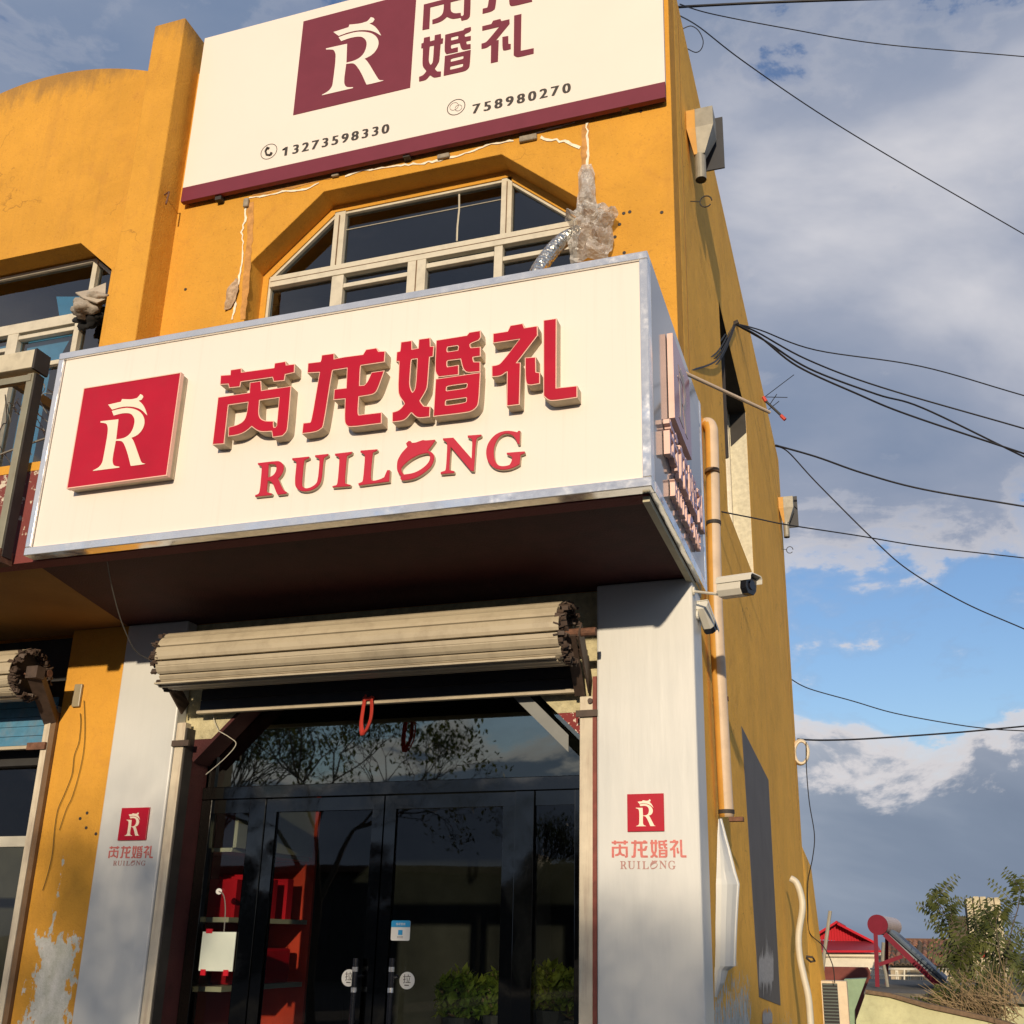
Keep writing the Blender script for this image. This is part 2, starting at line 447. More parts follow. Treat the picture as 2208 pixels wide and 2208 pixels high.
def cladding():
    m_, nt, b, o = newmat('white_cladding_sheet'); t = NT(nt)
    c = t.mix(t.ramp(t.noise(1.6, 5), (0.3, 0.0), (0.7, 1.0)), (0.59, 0.61, 0.60), (0.66, 0.67, 0.65))
    st = t.noise(1.0, 6, 0.6, sc=(14, 14, 0.5), loc=(1, 2, 3))
    c = t.mix(t.math('MULTIPLY', t.ramp(st, (0.55, 0.0), (0.75, 1.0)), 0.10), c, (0.42, 0.41, 0.38))
    t.l(c, b.inputs['Base Color']); b.inputs['Roughness'].default_value = 0.42
    w = t.noise(1.0, 4, 0.5, sc=(7, 7, 1.0), loc=(5, 1, 0))
    t.bump(w, 0.16, 0.03, b); return m_
CLAD = cladding()
PVC = simple('white_pvc_frame', (0.62, 0.575, 0.46), 0.45, var=0.06, vs=6, dirt=0.2)
PVCW = simple('white_pipe', (0.60, 0.57, 0.47), 0.45, var=0.08)
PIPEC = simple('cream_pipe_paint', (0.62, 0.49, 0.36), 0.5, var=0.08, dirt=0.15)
PIPEY = simple('yellow_overspray_sunlit', (0.58, 0.31, 0.06), 0.6, var=0.12)  # overspray on the pipe; also the painted sunlit part of the hoppers
CABLE = simple('black_cable', (0.012, 0.012, 0.015), 0.6, var=0.1)
CABLEG = simple('grey_cable', (0.20, 0.19, 0.17), 0.6, var=0.1)
WHITEP = simple('white_plastic', (0.74, 0.72, 0.64), 0.4, var=0.04)
BLACKP = simple('black_plastic', (0.012, 0.013, 0.018), 0.25, var=0.1)
GREYP = simple('grey_paint_patch', (0.115, 0.105, 0.10), 0.7, var=0.12, vs=3, bump=0.2, streak=True, dirt=0.4, dirtcol=(0.16, 0.15, 0.14))
SMEAR = simple('pale_grey_smear', (0.42, 0.41, 0.40), 0.7, var=0.25, vs=30)
FILLER = simple('white_filler', (0.86, 0.78, 0.62), 0.8, var=0.15, vs=30)
STAIN = simple('brown_render_stain', (0.52, 0.255, 0.07), 0.85, var=0.3, vs=16, bump=0.5, bs=50)
RIBBON = simple('orange_red_ribbon', (0.50, 0.045, 0.028), 0.6, var=0.1)
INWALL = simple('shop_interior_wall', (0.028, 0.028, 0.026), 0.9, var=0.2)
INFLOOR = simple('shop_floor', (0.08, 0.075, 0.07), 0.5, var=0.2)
SHELFC = simple('cream_shelf', (0.52, 0.49, 0.38), 0.6, var=0.06)
SHELFR = simple('red_shelf_panel', (0.62, 0.05, 0.02), 0.5, var=0.1)
REDBK = simple('red_box_file', (0.55, 0.009, 0.022), 0.35, var=0.1)
PAPER = simple('white_paper_notice', (0.66, 0.72, 0.62), 0.7, var=0.03)
STICKW = simple('white_sticker', (0.74, 0.74, 0.70), 0.4, var=0.02)
STICKB = simple('blue_sticker', (0.02, 0.30, 0.60), 0.4, var=0.02)
TEAL = simple('teal_curtain', (0.10, 0.36, 0.50), 0.8, var=0.2, vs=4)
def thin_glass(name, tint=(0.75, 0.80, 0.78), ior=1.5, wav=0.06, boost=1.0, refl=(1, 1, 1)):
    m_, nt, b, o = newmat(name); t = NT(nt); nt.nodes.remove(b)
    fr = t.n('ShaderNodeFresnel'); fr.inputs[0].default_value = ior
    gl = t.n('ShaderNodeBsdfGlossy'); gl.inputs['Roughness'].default_value = 0.015; gl.inputs[0].default_value = tuple(refl) + (1,)
    tr = t.n('ShaderNodeBsdfTransparent'); tr.inputs[0].default_value = tuple(tint) + (1,)
    mx = t.n('ShaderNodeMixShader')
    bp = t.n('ShaderNodeBump'); bp.inputs['Strength'].default_value = wav; bp.inputs['Distance'].default_value = 0.03
    t.l(t.noise(1.2, 2), bp.inputs['Height']); t.l(bp.outputs[0], gl.inputs['Normal'])
    geo = t.n('ShaderNodeNewGeometry')
    f = t.math('MULTIPLY', t.math('MULTIPLY', fr.outputs[0], boost, True), t.math('SUBTRACT', 1.0, geo.outputs['Backfacing']))
    t.l(f, mx.inputs[0]); t.l(tr.outputs[0], mx.inputs[1]); t.l(gl.outputs[0], mx.inputs[2]); t.l(mx.outputs[0], o.inputs[0])
    return m_
GLASS = thin_glass('door_glass', (0.84, 0.87, 0.84), 1.52, 0.04, 1.35)
GLASSF = thin_glass('fanlight_glass', (0.55, 0.58, 0.55), 1.6, 0.02, 3.4, (0.95, 1.0, 0.90))
GLASSW = thin_glass('window_glass', (0.72, 0.80, 0.86), 1.55, 0.12, 2.0)
def film_mat():
    m_, nt, b, o = newmat('crumpled_plastic_film'); t = NT(nt)
    b.inputs['Base Color'].default_value = (0.54, 0.53, 0.51, 1); b.inputs['Roughness'].default_value = 0.22
    b.inputs['Specular IOR Level'].default_value = 0.8
    t.bump(t.noise(22, 5, 0.6), 0.9, 0.02, b)
    tr = t.n('ShaderNodeBsdfTransparent'); tr.inputs[0].default_value = (0.95, 0.9, 0.84, 1)
    mx = t.n('ShaderNodeMixShader'); t.l(t.ramp(t.noise(9, 4), (0.3, 0.55), (0.7, 0.85)), mx.inputs[0])
    t.l(tr.outputs[0], mx.inputs[1]); t.l(b.outputs[0], mx.inputs[2]); t.l(mx.outputs[0], o.inputs[0])
    return m_
FILM = film_mat()
def leaf_mat(name, a, b_, trans=0.35):
    m_, nt, b, o = newmat(name); t = NT(nt)
    c = t.mix(t.ramp(t.noise(3.0, 3), (0.35, 0.0), (0.65, 1.0)), a, b_)
    t.l(c, b.inputs['Base Color']); b.inputs['Roughness'].default_value = 0.55
    tl = t.n('ShaderNodeBsdfTranslucent'); t.l(c, tl.inputs[0])
    mx = t.n('ShaderNodeMixShader'); mx.inputs[0].default_value = trans
    t.l(b.outputs[0], mx.inputs[1]); t.l(tl.outputs[0], mx.inputs[2]); t.l(mx.outputs[0], o.inputs[0]); return m_
LEAF = leaf_mat('olive_leaf', (0.035, 0.055, 0.016), (0.15, 0.17, 0.045))
LEAFP = leaf_mat('indoor_leaf', (0.16, 0.26, 0.03), (0.55, 0.58, 0.10), 0.5)
TWIG = simple('dry_twigs', (0.26, 0.19, 0.105), 0.85, var=0.3, vs=9)
BARK = simple('grey_bark', (0.10, 0.085, 0.065), 0.9, var=0.3, vs=12)
CLOTH = simple('grey_rag_cloth', (0.36, 0.32, 0.27), 0.9, var=0.3, vs=14, bump=0.8, bs=30)

# ------------------------------------------------------------------ glyph outlines (x, z) in metres on the face of the letters
def GZ(ox, oy, s, pts, Y): return [(lambda p: (p.x, p.z))(W(ox + x / s, oy + y / s, Y=Y)) for x, y in pts]
YF = 4.92
def smooth_poly(pts): return pts
G = {}
G['rui'] = [
 (GZ(450, 700, 7, [(190,775),(335,765),(340,692),(485,670),(487,730),(995,660),(1005,590),(1155,565),(1165,620),(1290,605),(1285,715),(1150,745),(1135,835),(990,850),(970,785),(480,855),(465,930),(318,945),(305,888),(182,895)], YF), []),
 (GZ(450, 700, 7, [(150,1105),(625,1035),(632,885),(780,862),(790,1005),(1235,940),(1185,1560),(1165,1620),(1110,1670),(975,1690),(960,1600),(800,1610),(730,1585),(650,1525),(560,1605),(450,1655),(305,1675),(312,1555),(430,1525),(520,1475),(565,1410),(590,1300),(605,1160),(290,1205),(225,1790),(68,1800),(120,1370)], YF),
  [GZ(450, 700, 7, [(760,1135),(1075,1090),(1035,1530),(1010,1560),(985,1560),(970,1540),(970,1465),(850,1465),(780,1430),(750,1370),(748,1300)], YF)])]
G['long'] = [(GZ(620, 700, 7, [(318,590),(500,568),(515,545),(525,468),(695,445),(695,530),(860,497),(1145,460),(1190,385),(1340,362),(1370,415),(1465,410),(1455,555),(1105,608),(1090,640),(1078,930),(1160,925),(1215,870),(1275,730),(1450,705),(1350,985),(1310,1030),(1260,1050),(1070,1080),(1052,1340),(1075,1375),(1410,1335),(1410,1480),(940,1540),(890,1510),(868,1450),(880,1110),(705,1125),(715,985),(895,965),(910,645),(680,680),(665,700),(545,1470),(520,1550),(440,1610),(230,1635),(245,1495),(345,1485),(370,1450),(495,710),(310,720)], YF), [])]
G['hun'] = [
 (GZ(830, 690, 8.4, [(300,410),(478,385),(480,545),(615,520),(625,360),(808,335),(815,490),(878,487),(865,650),(800,665),(775,1000),(760,1200),(735,1280),(625,1460),(640,1500),(700,1570),(810,1580),(800,1745),(620,1765),(560,1740),(490,1670),(465,1675),(400,1760),(330,1815),(145,1835),(145,1680),(240,1655),(310,1600),(365,1520),(350,1480),(280,1390),(245,1290),(270,760),(260,740),(215,740),(225,590),(280,575),(290,540)], YF),
  [GZ(830, 690, 8.4, [(480,705),(595,690),(598,740),(570,1200),(540,1290),(500,1325),(470,1290),(440,1190),(440,1100),(465,730)], YF)]),
 (GZ(830, 690, 8.4, [(940,378),(1490,290),(1535,235),(1720,205),(1725,310),(1690,360),(1560,410),(1530,440),(1535,490),(1560,515),(1720,500),(1720,645),(1590,665),(1580,700),(1605,770),(1715,770),(1715,925),(1500,945),(1450,910),(1415,850),(1380,695),(1140,725),(1115,750),(1110,830),(1135,860),(1325,830),(1325,980),(980,1020),(940,970),(918,900)], YF),
  [GZ(830, 690, 8.4, [(1130,480),(1320,452),(1345,480),(1330,560),(1130,590),(1112,560),(1118,510)], YF)]),
 (GZ(830, 690, 8.4, [(930,1080),(1720,965),(1690,1500),(1650,1580),(1570,1640),(1480,1665),(890,1735)], YF),
  [GZ(830, 690, 8.4, [(1140,1185),(1480,1140),(1505,1160),(1490,1230),(1450,1250),(1120,1295),(1100,1275),(1110,1210)], YF),
   GZ(830, 690, 8.4, [(1110,1445),(1470,1395),(1490,1410),(1485,1480),(1450,1510),(1110,1560),(1085,1545),(1090,1470)], YF)])]
G['li'] = [
 (GZ(1030, 680, 8.4, [(290,340),(550,300),(600,195),(810,160),(840,240),(1070,205),(1075,360),(685,870),(765,870),(745,1605),(540,1630),(545,1010),(510,1020),(440,1075),(370,1095),(270,1100),(268,925),(360,910),(430,875),(780,420),(290,490)], YF), []),
 (GZ(1030, 680, 8.4, [(870,780),(1040,768),(1045,1035),(1065,1045),(1115,1050),(1115,1225),(950,1255),(900,1235),(875,1170)], YF), []),
 (GZ(1030, 680, 8.4, [(1205,100),(1415,70),(1410,1330),(1790,1290),(1790,1475),(1350,1540),(1270,1515),(1205,1450)], YF), [])]
G['logoR'] = [
 (GZ(140, 790, 7, [(540,830),(810,800),(775,1105),(900,1085),(990,1020),(1040,920),(1058,820),(1040,760),(1000,715),(930,705),(840,715),(740,745),(712,675),(800,650),(930,625),(1040,640),(1130,680),(1185,745),(1208,830),(1190,920),(1140,1000),(1080,1050),(1005,1080),(1040,1125),(1145,1430),(1165,1460),(1215,1470),(1200,1478),(1005,1505),(995,1500),(940,1280),(885,1150),(850,1125),(770,1125),(718,1400),(725,1470),(750,1505),(825,1515),(820,1530),(425,1580),(430,1570),(510,1530),(560,1470),(580,1400),(655,980),(645,890),(620,860),(540,850)], YF), []),
 (GZ(140, 790, 7, [(655,580),(850,535),(865,495),(930,498),(1010,500),(1090,480),(1120,450),(1140,420),(1175,435),(1185,465),(1160,505),(1115,520),(1165,560),(1210,630),(1245,740),(1230,730),(1170,665),(1080,620),(960,605),(850,615),(715,655)], YF), [])]
LT = 4.975
LAT = {}
LAT['R'] = [(GZ(540, 920, 7, [(115,553),(400,520),(450,530),(490,570),(505,620),(490,690),(450,750),(415,785),(490,960),(545,990),(540,1010),(415,1025),(400,1005),(345,860),(310,820),(260,815),(245,980),(260,1000),(320,1010),(315,1030),(75,1055),(75,1035),(120,1020),(145,985),(178,610),(165,590),(120,575)], LT), [GZ(540, 920, 7, [(275,565),(350,560),(390,580),(400,630),(380,700),(330,750),(262,770)], LT)])]
LAT['U'] = [(GZ(540, 920, 7, [(635,480),(880,455),(880,475),(820,500),(805,530),(775,860),(785,910),(830,938),(900,925),(980,880),(1020,820),(1050,510),(1035,475),(980,455),(980,435),(1170,415),(1170,435),(1115,465),(1100,500),(1075,800),(1040,880),(960,945),(860,975),(760,970),(700,930),(670,860),(700,540),(680,515),(635,500)], LT), [])]
LAT['I'] = [(GZ(540, 920, 7, [(1280,412),(1530,382),(1525,405),(1460,440),(1450,470),(1420,840),(1435,865),(1505,880),(1500,895),(1245,915),(1240,900),(1300,885),(1320,855),(1350,480),(1335,455),(1280,430)], LT), [])]
LAT['L'] = [(GZ(0, 0, 1, [(777.9,972.1),(812.9,969.3),(812.9,971.4),(804.3,975.7),(802.9,980),(798.6,1030),(800.7,1035.7),(805,1037.5),(819,1034.3),(828.6,1029.5),(835.2,1014.3),(840,1014.3),(839,1038),(774.3,1046.4),(772.9,1042.9),(781.4,1039.3),(783.6,1034.3),(787.9,982.9),(785.7,979.3),(777.9,975)], LT), [])]
LAT['O'] = [(GZ(800, 900, 5.25, [(335,690),(350,712),(400,710),(500,690),(600,630),(680,560),(715,480),(710,430),(690,400),(655,385),(640,375),(680,330),(725,265),(720,255),(610,265),(590,258),(560,268),(500,290),(450,290),(445,270),(425,270),(400,295),(415,335),(350,400),(310,470),(300,500),(295,570),(305,620),(345,665)], LT), [GZ(800, 900, 5.25, [(350,560),(420,490),(520,430),(600,405),(650,402),(672,430),(670,480),(640,530),(570,590),(480,635),(370,650),(345,620),(340,585)], LT)])]
LAT['N'] = [(GZ(800, 900, 5.25, [(818,240),(930,232),(1140,470),(1152,262),(1138,238),(1098,224),(1098,208),(1245,197),(1245,210),(1200,232),(1186,260),(1162,605),(1135,605),(900,330),(882,585),(890,600),(940,612),(938,628),(792,640),(792,622),(840,605),(852,585),(868,300),(855,275),(818,255)], LT), [])]
LAT['G'] = [(GZ(800, 900, 5.25, [(1685,155),(1680,300),(1665,300),(1640,240),(1600,195),(1540,178),(1480,195),(1430,240),(1395,320),(1385,400),(1395,480),(1420,530),(1460,555),(1520,555),(1570,540),(1595,500),(1600,450),(1585,435),(1540,415),(1540,403),(1735,388),(1738,405),(1690,425),(1680,530),(1620,565),(1540,590),(1440,590),(1370,555),(1320,490),(1303,400),(1318,310),(1370,230),(1440,175),(1530,152),(1610,160),(1655,172),(1670,155)], LT), [])]

def chaikin(l, n=1, ang=38):
    """round only the gentle corners of an outline (curves), keep the sharp ones"""
    for _ in range(n):
        o = []
        N = len(l)
        for i in range(N):
            a, b, c = Vector(l[i - 1]), Vector(l[i]), Vector(l[(i + 1) % N])
            u, v = (b - a), (c - b)
            if u.length < 1e-6 or v.length < 1e-6: continue
            t = math.degrees(abs(u.angle(v)))
            if t < ang and t > 6:
                o.append(tuple(b - u * 0.25)); o.append(tuple(b + v * 0.25))
            else: o.append(tuple(b))
        l = o
    return l
def curvy(shape): return [(chaikin(chaikin(o)), [chaikin(chaikin(h)) for h in hs]) for o, hs in shape]
for k in G: G[k] = curvy(G[k])
for k in LAT: LAT[k] = curvy(LAT[k])
def bbox(shapes):
    xs = [p[0] for sh in shapes for o, h in sh for p in o]; zs = [p[1] for sh in shapes for o, h in sh for p in o]
    return min(xs), max(xs), min(zs), max(zs)
def remap(shape, src, dst):
    sx = (dst[1] - dst[0]) / (src[1] - src[0]); sz = (dst[3] - dst[2]) / (src[3] - src[2])
    f = lambda p: (dst[0] + (p[0] - src[0]) * sx, dst[2] + (p[1] - src[2]) * sz)
    return [([f(p) for p in o], [[f(p) for p in h] for h in hs]) for o, hs in shape]
def area(l): return sum(l[i - 1][0] * l[i][1] - l[i][0] * l[i - 1][1] for i in range(len(l))) / 2
def offset(l, d):
    """move an outline outwards by d"""
    if area(l) < 0: l = l[::-1]
    o = []
    for i in range(len(l)):
        a, b, c = Vector(l[i - 1]), Vector(l[i]), Vector(l[(i + 1) % len(l)])
        n1 = Vector(((b - a).y, -(b - a).x)).normalized(); n2 = Vector(((c - b).y, -(c - b).x)).normalized()
        n = (n1 + n2); q = max(0.5, n.length_squared / 2)
        o.append(tuple(b + n * (d / q)))
    return o
def letter_mb(shape, axis, c_face, c_back, sgn=1, rim=0.0045):
    """channel letter: coloured face sunk in a pale edge trim, tan sides"""
    mb = MB()
    for o, hs in shape:
        if rim:
            mb.mat(1).prism(offset(o, rim), [offset(h, -rim)[::1] for h in hs], axis, c_face, c_back, side_mat=2)
            mb.mat(0).prism(o, hs, axis, c_face - sgn * 0.003, c_face + sgn * 0.002)
        else:
            mb.mat(0).prism(o, hs, axis, c_face, c_back, side_mat=2)
    return mb

# ------------------------------------------------------------------ terrain
def build_ground():
    mb = MB()
    xs = [-400, -80, -30, -12, -6, 0, 6, 12, 30, 80, 400]
    ys = [-400, -80, -40, -20, -6, 4.3, 6.4, 9, 13, 18, 26, 40, 80, 200, 600]
    def h(x, y):
        return 0.0 if y <= 9 else -2.9 * min(1, (y - 9) / 17.0)
    for y in ys:
        for x in xs: mb.v.append((x, y, h(x, y)))
    n = len(xs)
    for j in range(len(ys) - 1):
        for i in range(n - 1): mb.face((j * n + i, j * n + i + 1, (j + 1) * n + i + 1, (j + 1) * n + i))
    g = simple('dusty_asphalt_ground', (0.055, 0.052, 0.048), 0.9, var=0.25, vs=1.5, bump=0.5, bs=40)
    struct('ground', mb, g)
    mb = MB().box(-40, 40, 2.2, 6.0, -0.05, 0.12)
    pav = simple('concrete_paving', (0.13, 0.12, 0.11), 0.85, var=0.15, vs=3)
    struct('pavement', mb, pav, bevel=0.02)
build_ground()

# ------------------------------------------------------------------ the yellow shop building
XW = -1.075
YW = 6.48
bld = thing('shop_building', 'yellow rendered two storey shop building with arched parapet, seen from its front corner', 'building', (-3.4, 8.0, 0))
def bpart(name, mb, mats, **k): return part(name, mb, mats, bld, **k)
# upper front wall of the right bay, octagonal window opening
WO = [(-4.734, 4.95), (-4.734, 7.075), (-4.089, 7.66), (-2.477, 7.66), (-1.832, 7.09), (-1.832, 4.95)]
mb = MB().prism([(-5.60, 4.0), (-5.60, 9.34), (XW, 9.34), (XW, 4.0)], [WO], 'Y', YW, 6.74)
bpart('front_wall', mb, YEL, bevel=0.006)
# left bay upper wall with arched parapet and its window opening
arc = []
for i in range(25):
    x = -9.0 + i * (9.0 - 5.88) / 24
    d = x + 7.44
    arc.append((x, 9.81 - (0.165 * d * d if d > 0 else 0.20 * d * d)))
WOL = [(-8.75, 4.55), (-8.75, 7.29), (-8.34, 7.655), (-6.597, 7.655), (-6.194, 7.29), (-6.194, 4.55)]
mb = MB().prism([(-9.0, 4.0)] + arc + [(-5.88, 4.0)], [WOL], 'Y', YW, 6.74)
bpart('parapet_wall', mb, YEL, bevel=0.006)
mb = MB().box(-5.90, -5.565, 6.20, 6.76, 4.02, 9.735)
bpart('pier', mb, YEL, bevel=0.012)
# side wall (faces the open ground on the right)
SO = [tuple(W(x, y, X=XW).yz) for x, y in ((1553, 655), (1608, 892), (1626, 1243), (1567, 1100))]
ya, yb = 9.0, 11.16
SO = [(ya, 5.40), (ya, 7.66), (yb, 7.53), (yb, 5.47)]
mb = MB().prism([(6.741, -0.2), (6.741, 9.34), (16.4, 9.34), (16.4, -3.0), (11, -3.0)], [SO], 'X', XW, XW - 0.28)
bpart('side_wall', mb, YELS, bevel=0.006)
mb = MB().box(XW - 0.24, XW, 6.60, 6.7405, 0.0, 4.0)
bpart('corner_return', mb, YELS)
mb = MB().box(-9.0, XW - 0.29, 6.75, 16.3, 9.0, 9.15)
bpart('roof_slab', mb, simple('bitumen_roof', (0.06, 0.06, 0.06), 0.9))
mb = MB().box(-9.0, XW - 0.29, 16.2, 16.4, -3, 9.3).box(-9.2, -9.001, 6.48, 16.4, 0, 9.3).box(-8.99, XW - 0.29, 6.8, 16.19, 3.95, 4.1)
bpart('rear_wall', mb, YELR)
# battered rear extension
A = W(1731, 1826, X=XW); B = W(1749, 1870, X=XW); Cc = W(1792, 2208, Y=B.y)
mb = MB()
z0 = -3.0
k = (z0 - B.z) / (Cc.z - B.z)
Cb = Vector((B.x + (Cc.x - B.x) * k, B.y, z0)); Db = Vector((XW + 0.001, 16.401, z0)); A = Vector((XW + 0.001, 16.401, 2.95))
inn = [Vector((-2.6, p.y, p.z)) for p in (A, B, Cb, Db)]
q = [A, B, Cb, Db]
mb.poly([q[0], q[1], q[2], q[3]]).poly([inn[3], inn[2], inn[1], inn[0]])
for i in range(4):
    j = (i + 1) % 4
    mb.poly([q[i], inn[i], inn[j], q[j]])
bpart('rear_extension', mb, YELS)
# balcony slab with two-tone soffit and its parapet
mb = MB()
SZ = 3.885
mb.mat(0).prism([(-5.10, 5.09), (-1.022, 5.09), (-1.022, 6.60), (-5.50, 6.60)], [], 'Z', SZ, 4.02, side_mat=1)
bpart('balcony_slab', mb, [MAROON, MAROON], label='maroon balcony underside beneath the shop sign')
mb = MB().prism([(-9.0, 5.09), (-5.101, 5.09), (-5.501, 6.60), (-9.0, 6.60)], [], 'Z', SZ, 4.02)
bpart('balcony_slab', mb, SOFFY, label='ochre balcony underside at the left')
mb = MB().box(-9.0, -1.03, 5.085, 5.20, SZ - 0.002, 4.545)
bpart('balcony_parapet', mb, FLAKY, label='maroon balcony front with flaking paint')
mb = MB().box(-9.0, -1.03, 5.08, 5.205, 4.546, 4.61)
bpart('parapet_coping', mb, YEL)
# ground floor front: yellow wall strip, bay wall with octagonal doorway
mb = MB().box(-5.985, -5.452, 6.50, 6.74, 0.0, SZ)
bpart('ground_wall', mb, YELP, bevel=0.005, label='yellow strip of ground floor wall with a white peeled patch')
DO = [(-4.812, 0.0), (-4.812, 2.83), (-4.12, 3.50), (-2.45, 3.50), (-1.80, 2.86), (-1.80, 0.0)]
kL, kR = W(350, 1586, Y=6.60).z, W(1240, 1550, Y=6.60).z
mb = MB().prism([(-4.91, 0.0), (-4.91, 2.98), (-4.657, 2.98), (-4.812, 2.83), (-4.812, 0)], [], 'Y', 6.60, 6.80)
mb.mat(0)
bpart('door_reveal', mb, MAROON)
mb = MB().prism([(-4.91, 2.981), (-4.91, 3.88), (-1.68, 3.88), (-1.68, 3.04), (-1.985, 3.04), (-2.45, 3.50), (-4.12, 3.50), (-4.655, 2.981)], [], 'Y', 6.60, 6.80)
mb2 = MB()
bpart('arch_wall', mb, PLASTER, label='cream roughcast above the doorway')
mb = MB().prism([(-1.68, 3.039), (-1.984, 3.039), (-1.80, 2.858), (-1.80, 0.0), (-1.68, 0)], [], 'Y', 6.60, 6.80)
bpart('arch_wall', mb, SPECK, label='speckled maroon plaster beside the right guide rail')
mb = MB().prism([(-4.82, 2.84), (-4.72, 2.94), (-4.655, 2.99), (-4.12, 3.51), (-2.45, 3.51), (-2.45, 3.49), (-4.11, 3.49), (-4.80, 2.81)], [], 'Y', 6.597, 6.802)
bpart('arch_reveal', mb, MAROON)

# pillars wrapped in white sheet
mb = MB().box(-5.450, -4.905, 6.478, 6.60, 0.0, SZ - 0.003)
pl = bpart('pillar_cladding', mb, CLAD, bevel=0.012, label='white sheet wrapped left pillar')
mb = MB().box(-1.682, -1.030, 6.476, 6.82, 0.0, SZ - 0.003)
pr = bpart('pillar_cladding', mb, CLAD, bevel=0.015, label='white sheet wrapped right corner pillar')
# loose sheet peeling off the side of the right pillar
lp_ = [(1549, 1768), (1556, 1775), (1572, 1838), (1591, 1905), (1590, 1925), (1585, 2000), (1583, 2085), (1571, 2082), (1569, 2100), (1560, 2130), (1545, 2150), (1541, 2152), (1541, 2000), (1543, 1880)]
nr_ = 14
rows = []
for (a_, b_, yy) in ((1549, 1553, 1766), (1547, 1562, 1800), (1546, 1573, 1840), (1545, 1583, 1880), (1544, 1591, 1907), (1544, 1589, 1935), (1543, 1586, 1990), (1543, 1584, 2040), (1542, 1583, 2083), (1541, 1569, 2092), (1541, 1562, 2120), (1541, 1546, 2150)):
    rows.append([W(a_ + (b_ - a_) * t_, yy, Y=6.93 + 0.10 * t_ - 0.035 * math.sin(t_ * 3.14)) for t_ in (0, 0.25, 0.5, 0.75, 1.0)])
mb = MB()
for i in range(len(rows) - 1):
    for k in range(4): mb.poly([rows[i][k], rows[i][k + 1], rows[i + 1][k + 1], rows[i + 1][k]])
lo = bpart('loose_cladding_sheet', mb, CLAD)
lo.modifiers.new('weld', 'WELD').merge_threshold = 0.0005
for p_ in lo.data.polygons: p_.use_smooth = False
sm = lo.modifiers.new('solid', 'SOLIDIFY'); sm.thickness = 0.004
mb = MB().tube([r_0[4] for r_0 in rows[:9]], 0.012, 6)
bpart('rolled_sheet_edge', mb, CLAD)

# printed emblems and text on the pillars
def text_row(names, shapes, dst, gap=None):
    src = bbox(shapes)
    return [remap(s, src, dst) for s in shapes]
def rect_xz(a, b, c, d, Y):
    p = [W(*q, Y=Y) for q in (a, b, c, d)]
    return min(p[0].x, p[3].x), max(p[1].x, p[2].x), (p[2].z + p[3].z) / 2, (p[0].z + p[1].z) / 2
cn = [G['rui'], G['long'], G['hun'], G['li']]
latn = ['R', 'U', 'I', 'L', 'O', 'N', 'G']
def print_block(parent, yb, cdst, ldst, plaque, label, ploc):
    for nm, shp in zip(('rui', 'long', 'hun', 'li'), text_row(None, cn, cdst)):
        mb = MB()
        for o, hs in shp: mb.prism(o, hs, 'Y', yb - 0.002, yb + 0.001)
        part('printed_character', mb, PRINTR, parent)
    for s in text_row(None, [LAT[q] for q in latn], ldst):
        mb = MB()
        for o, hs in s: mb.prism(o, hs, 'Y', yb - 0.002, yb + 0.001)
        part('printed_letter', mb, PRINTB, parent)
    x0, x1, z0, z1 = plaque
    t = thing('logo_plaque', label, 'sign', ((x0 + x1) / 2, yb, z0), 'red emblem plaques on the shop pillars')
    part('plaque', MB().box(x0, x1, yb - 0.014, yb, z0, z1), REDF, t, bevel=0.002)
    sq = bbox([[(sq_pts, [])]])
    for i, s in enumerate([remap([g_], sq, plaque) for g_ in G['logoR']]):
        mb = MB()
        for o, hs in s: mb.prism(o, hs, 'Y', yb - 0.0165, yb - 0.013)
        part('emblem_letter' if i == 0 else 'emblem_crest', mb, WHITE_L, t)
sq_pts = GZ(140, 790, 7, [(288, 335), (1740, 105), (1535, 1650), (45, 1825)], YF)
x0 = (sq_pts[0][0] + sq_pts[3][0]) / 2; x1 = (sq_pts[1][0] + sq_pts[2][0]) / 2; z1 = (sq_pts[0][1] + sq_pts[1][1]) / 2; z0 = (sq_pts[2][1] + sq_pts[3][1]) / 2
sq_pts = [(x0, z1), (x1, z1), (x1, z0), (x0, z0)]
SQ = (x0, x1, z0, z1)
def wb(xa, xb, yt, yb_, Y):     # box from picture extents on a plane
    xm = (xa + xb) / 2; ym = (yt + yb_) / 2
    return (W(xa, ym, Y=Y).x, W(xb, ym, Y=Y).x, W(xm, yb_, Y=Y).z, W(xm, yt, Y=Y).z)
print_block(pr, 6.476, wb(1319, 1480, 1811, 1850, 6.476), wb(1337, 1457, 1855, 1875, 6.476), wb(1353.5, 1432.5, 1712, 1793, 6.476), 'square red emblem plaque with a crested letter on the right pillar', None)
print_block(pl, 6.478, wb(235, 331, 1824, 1851, 6.478), wb(244, 314, 1855, 1867, 6.478), wb(260.5, 320.5, 1742, 1812, 6.478), 'square red emblem plaque with a crested letter on the left pillar', None)

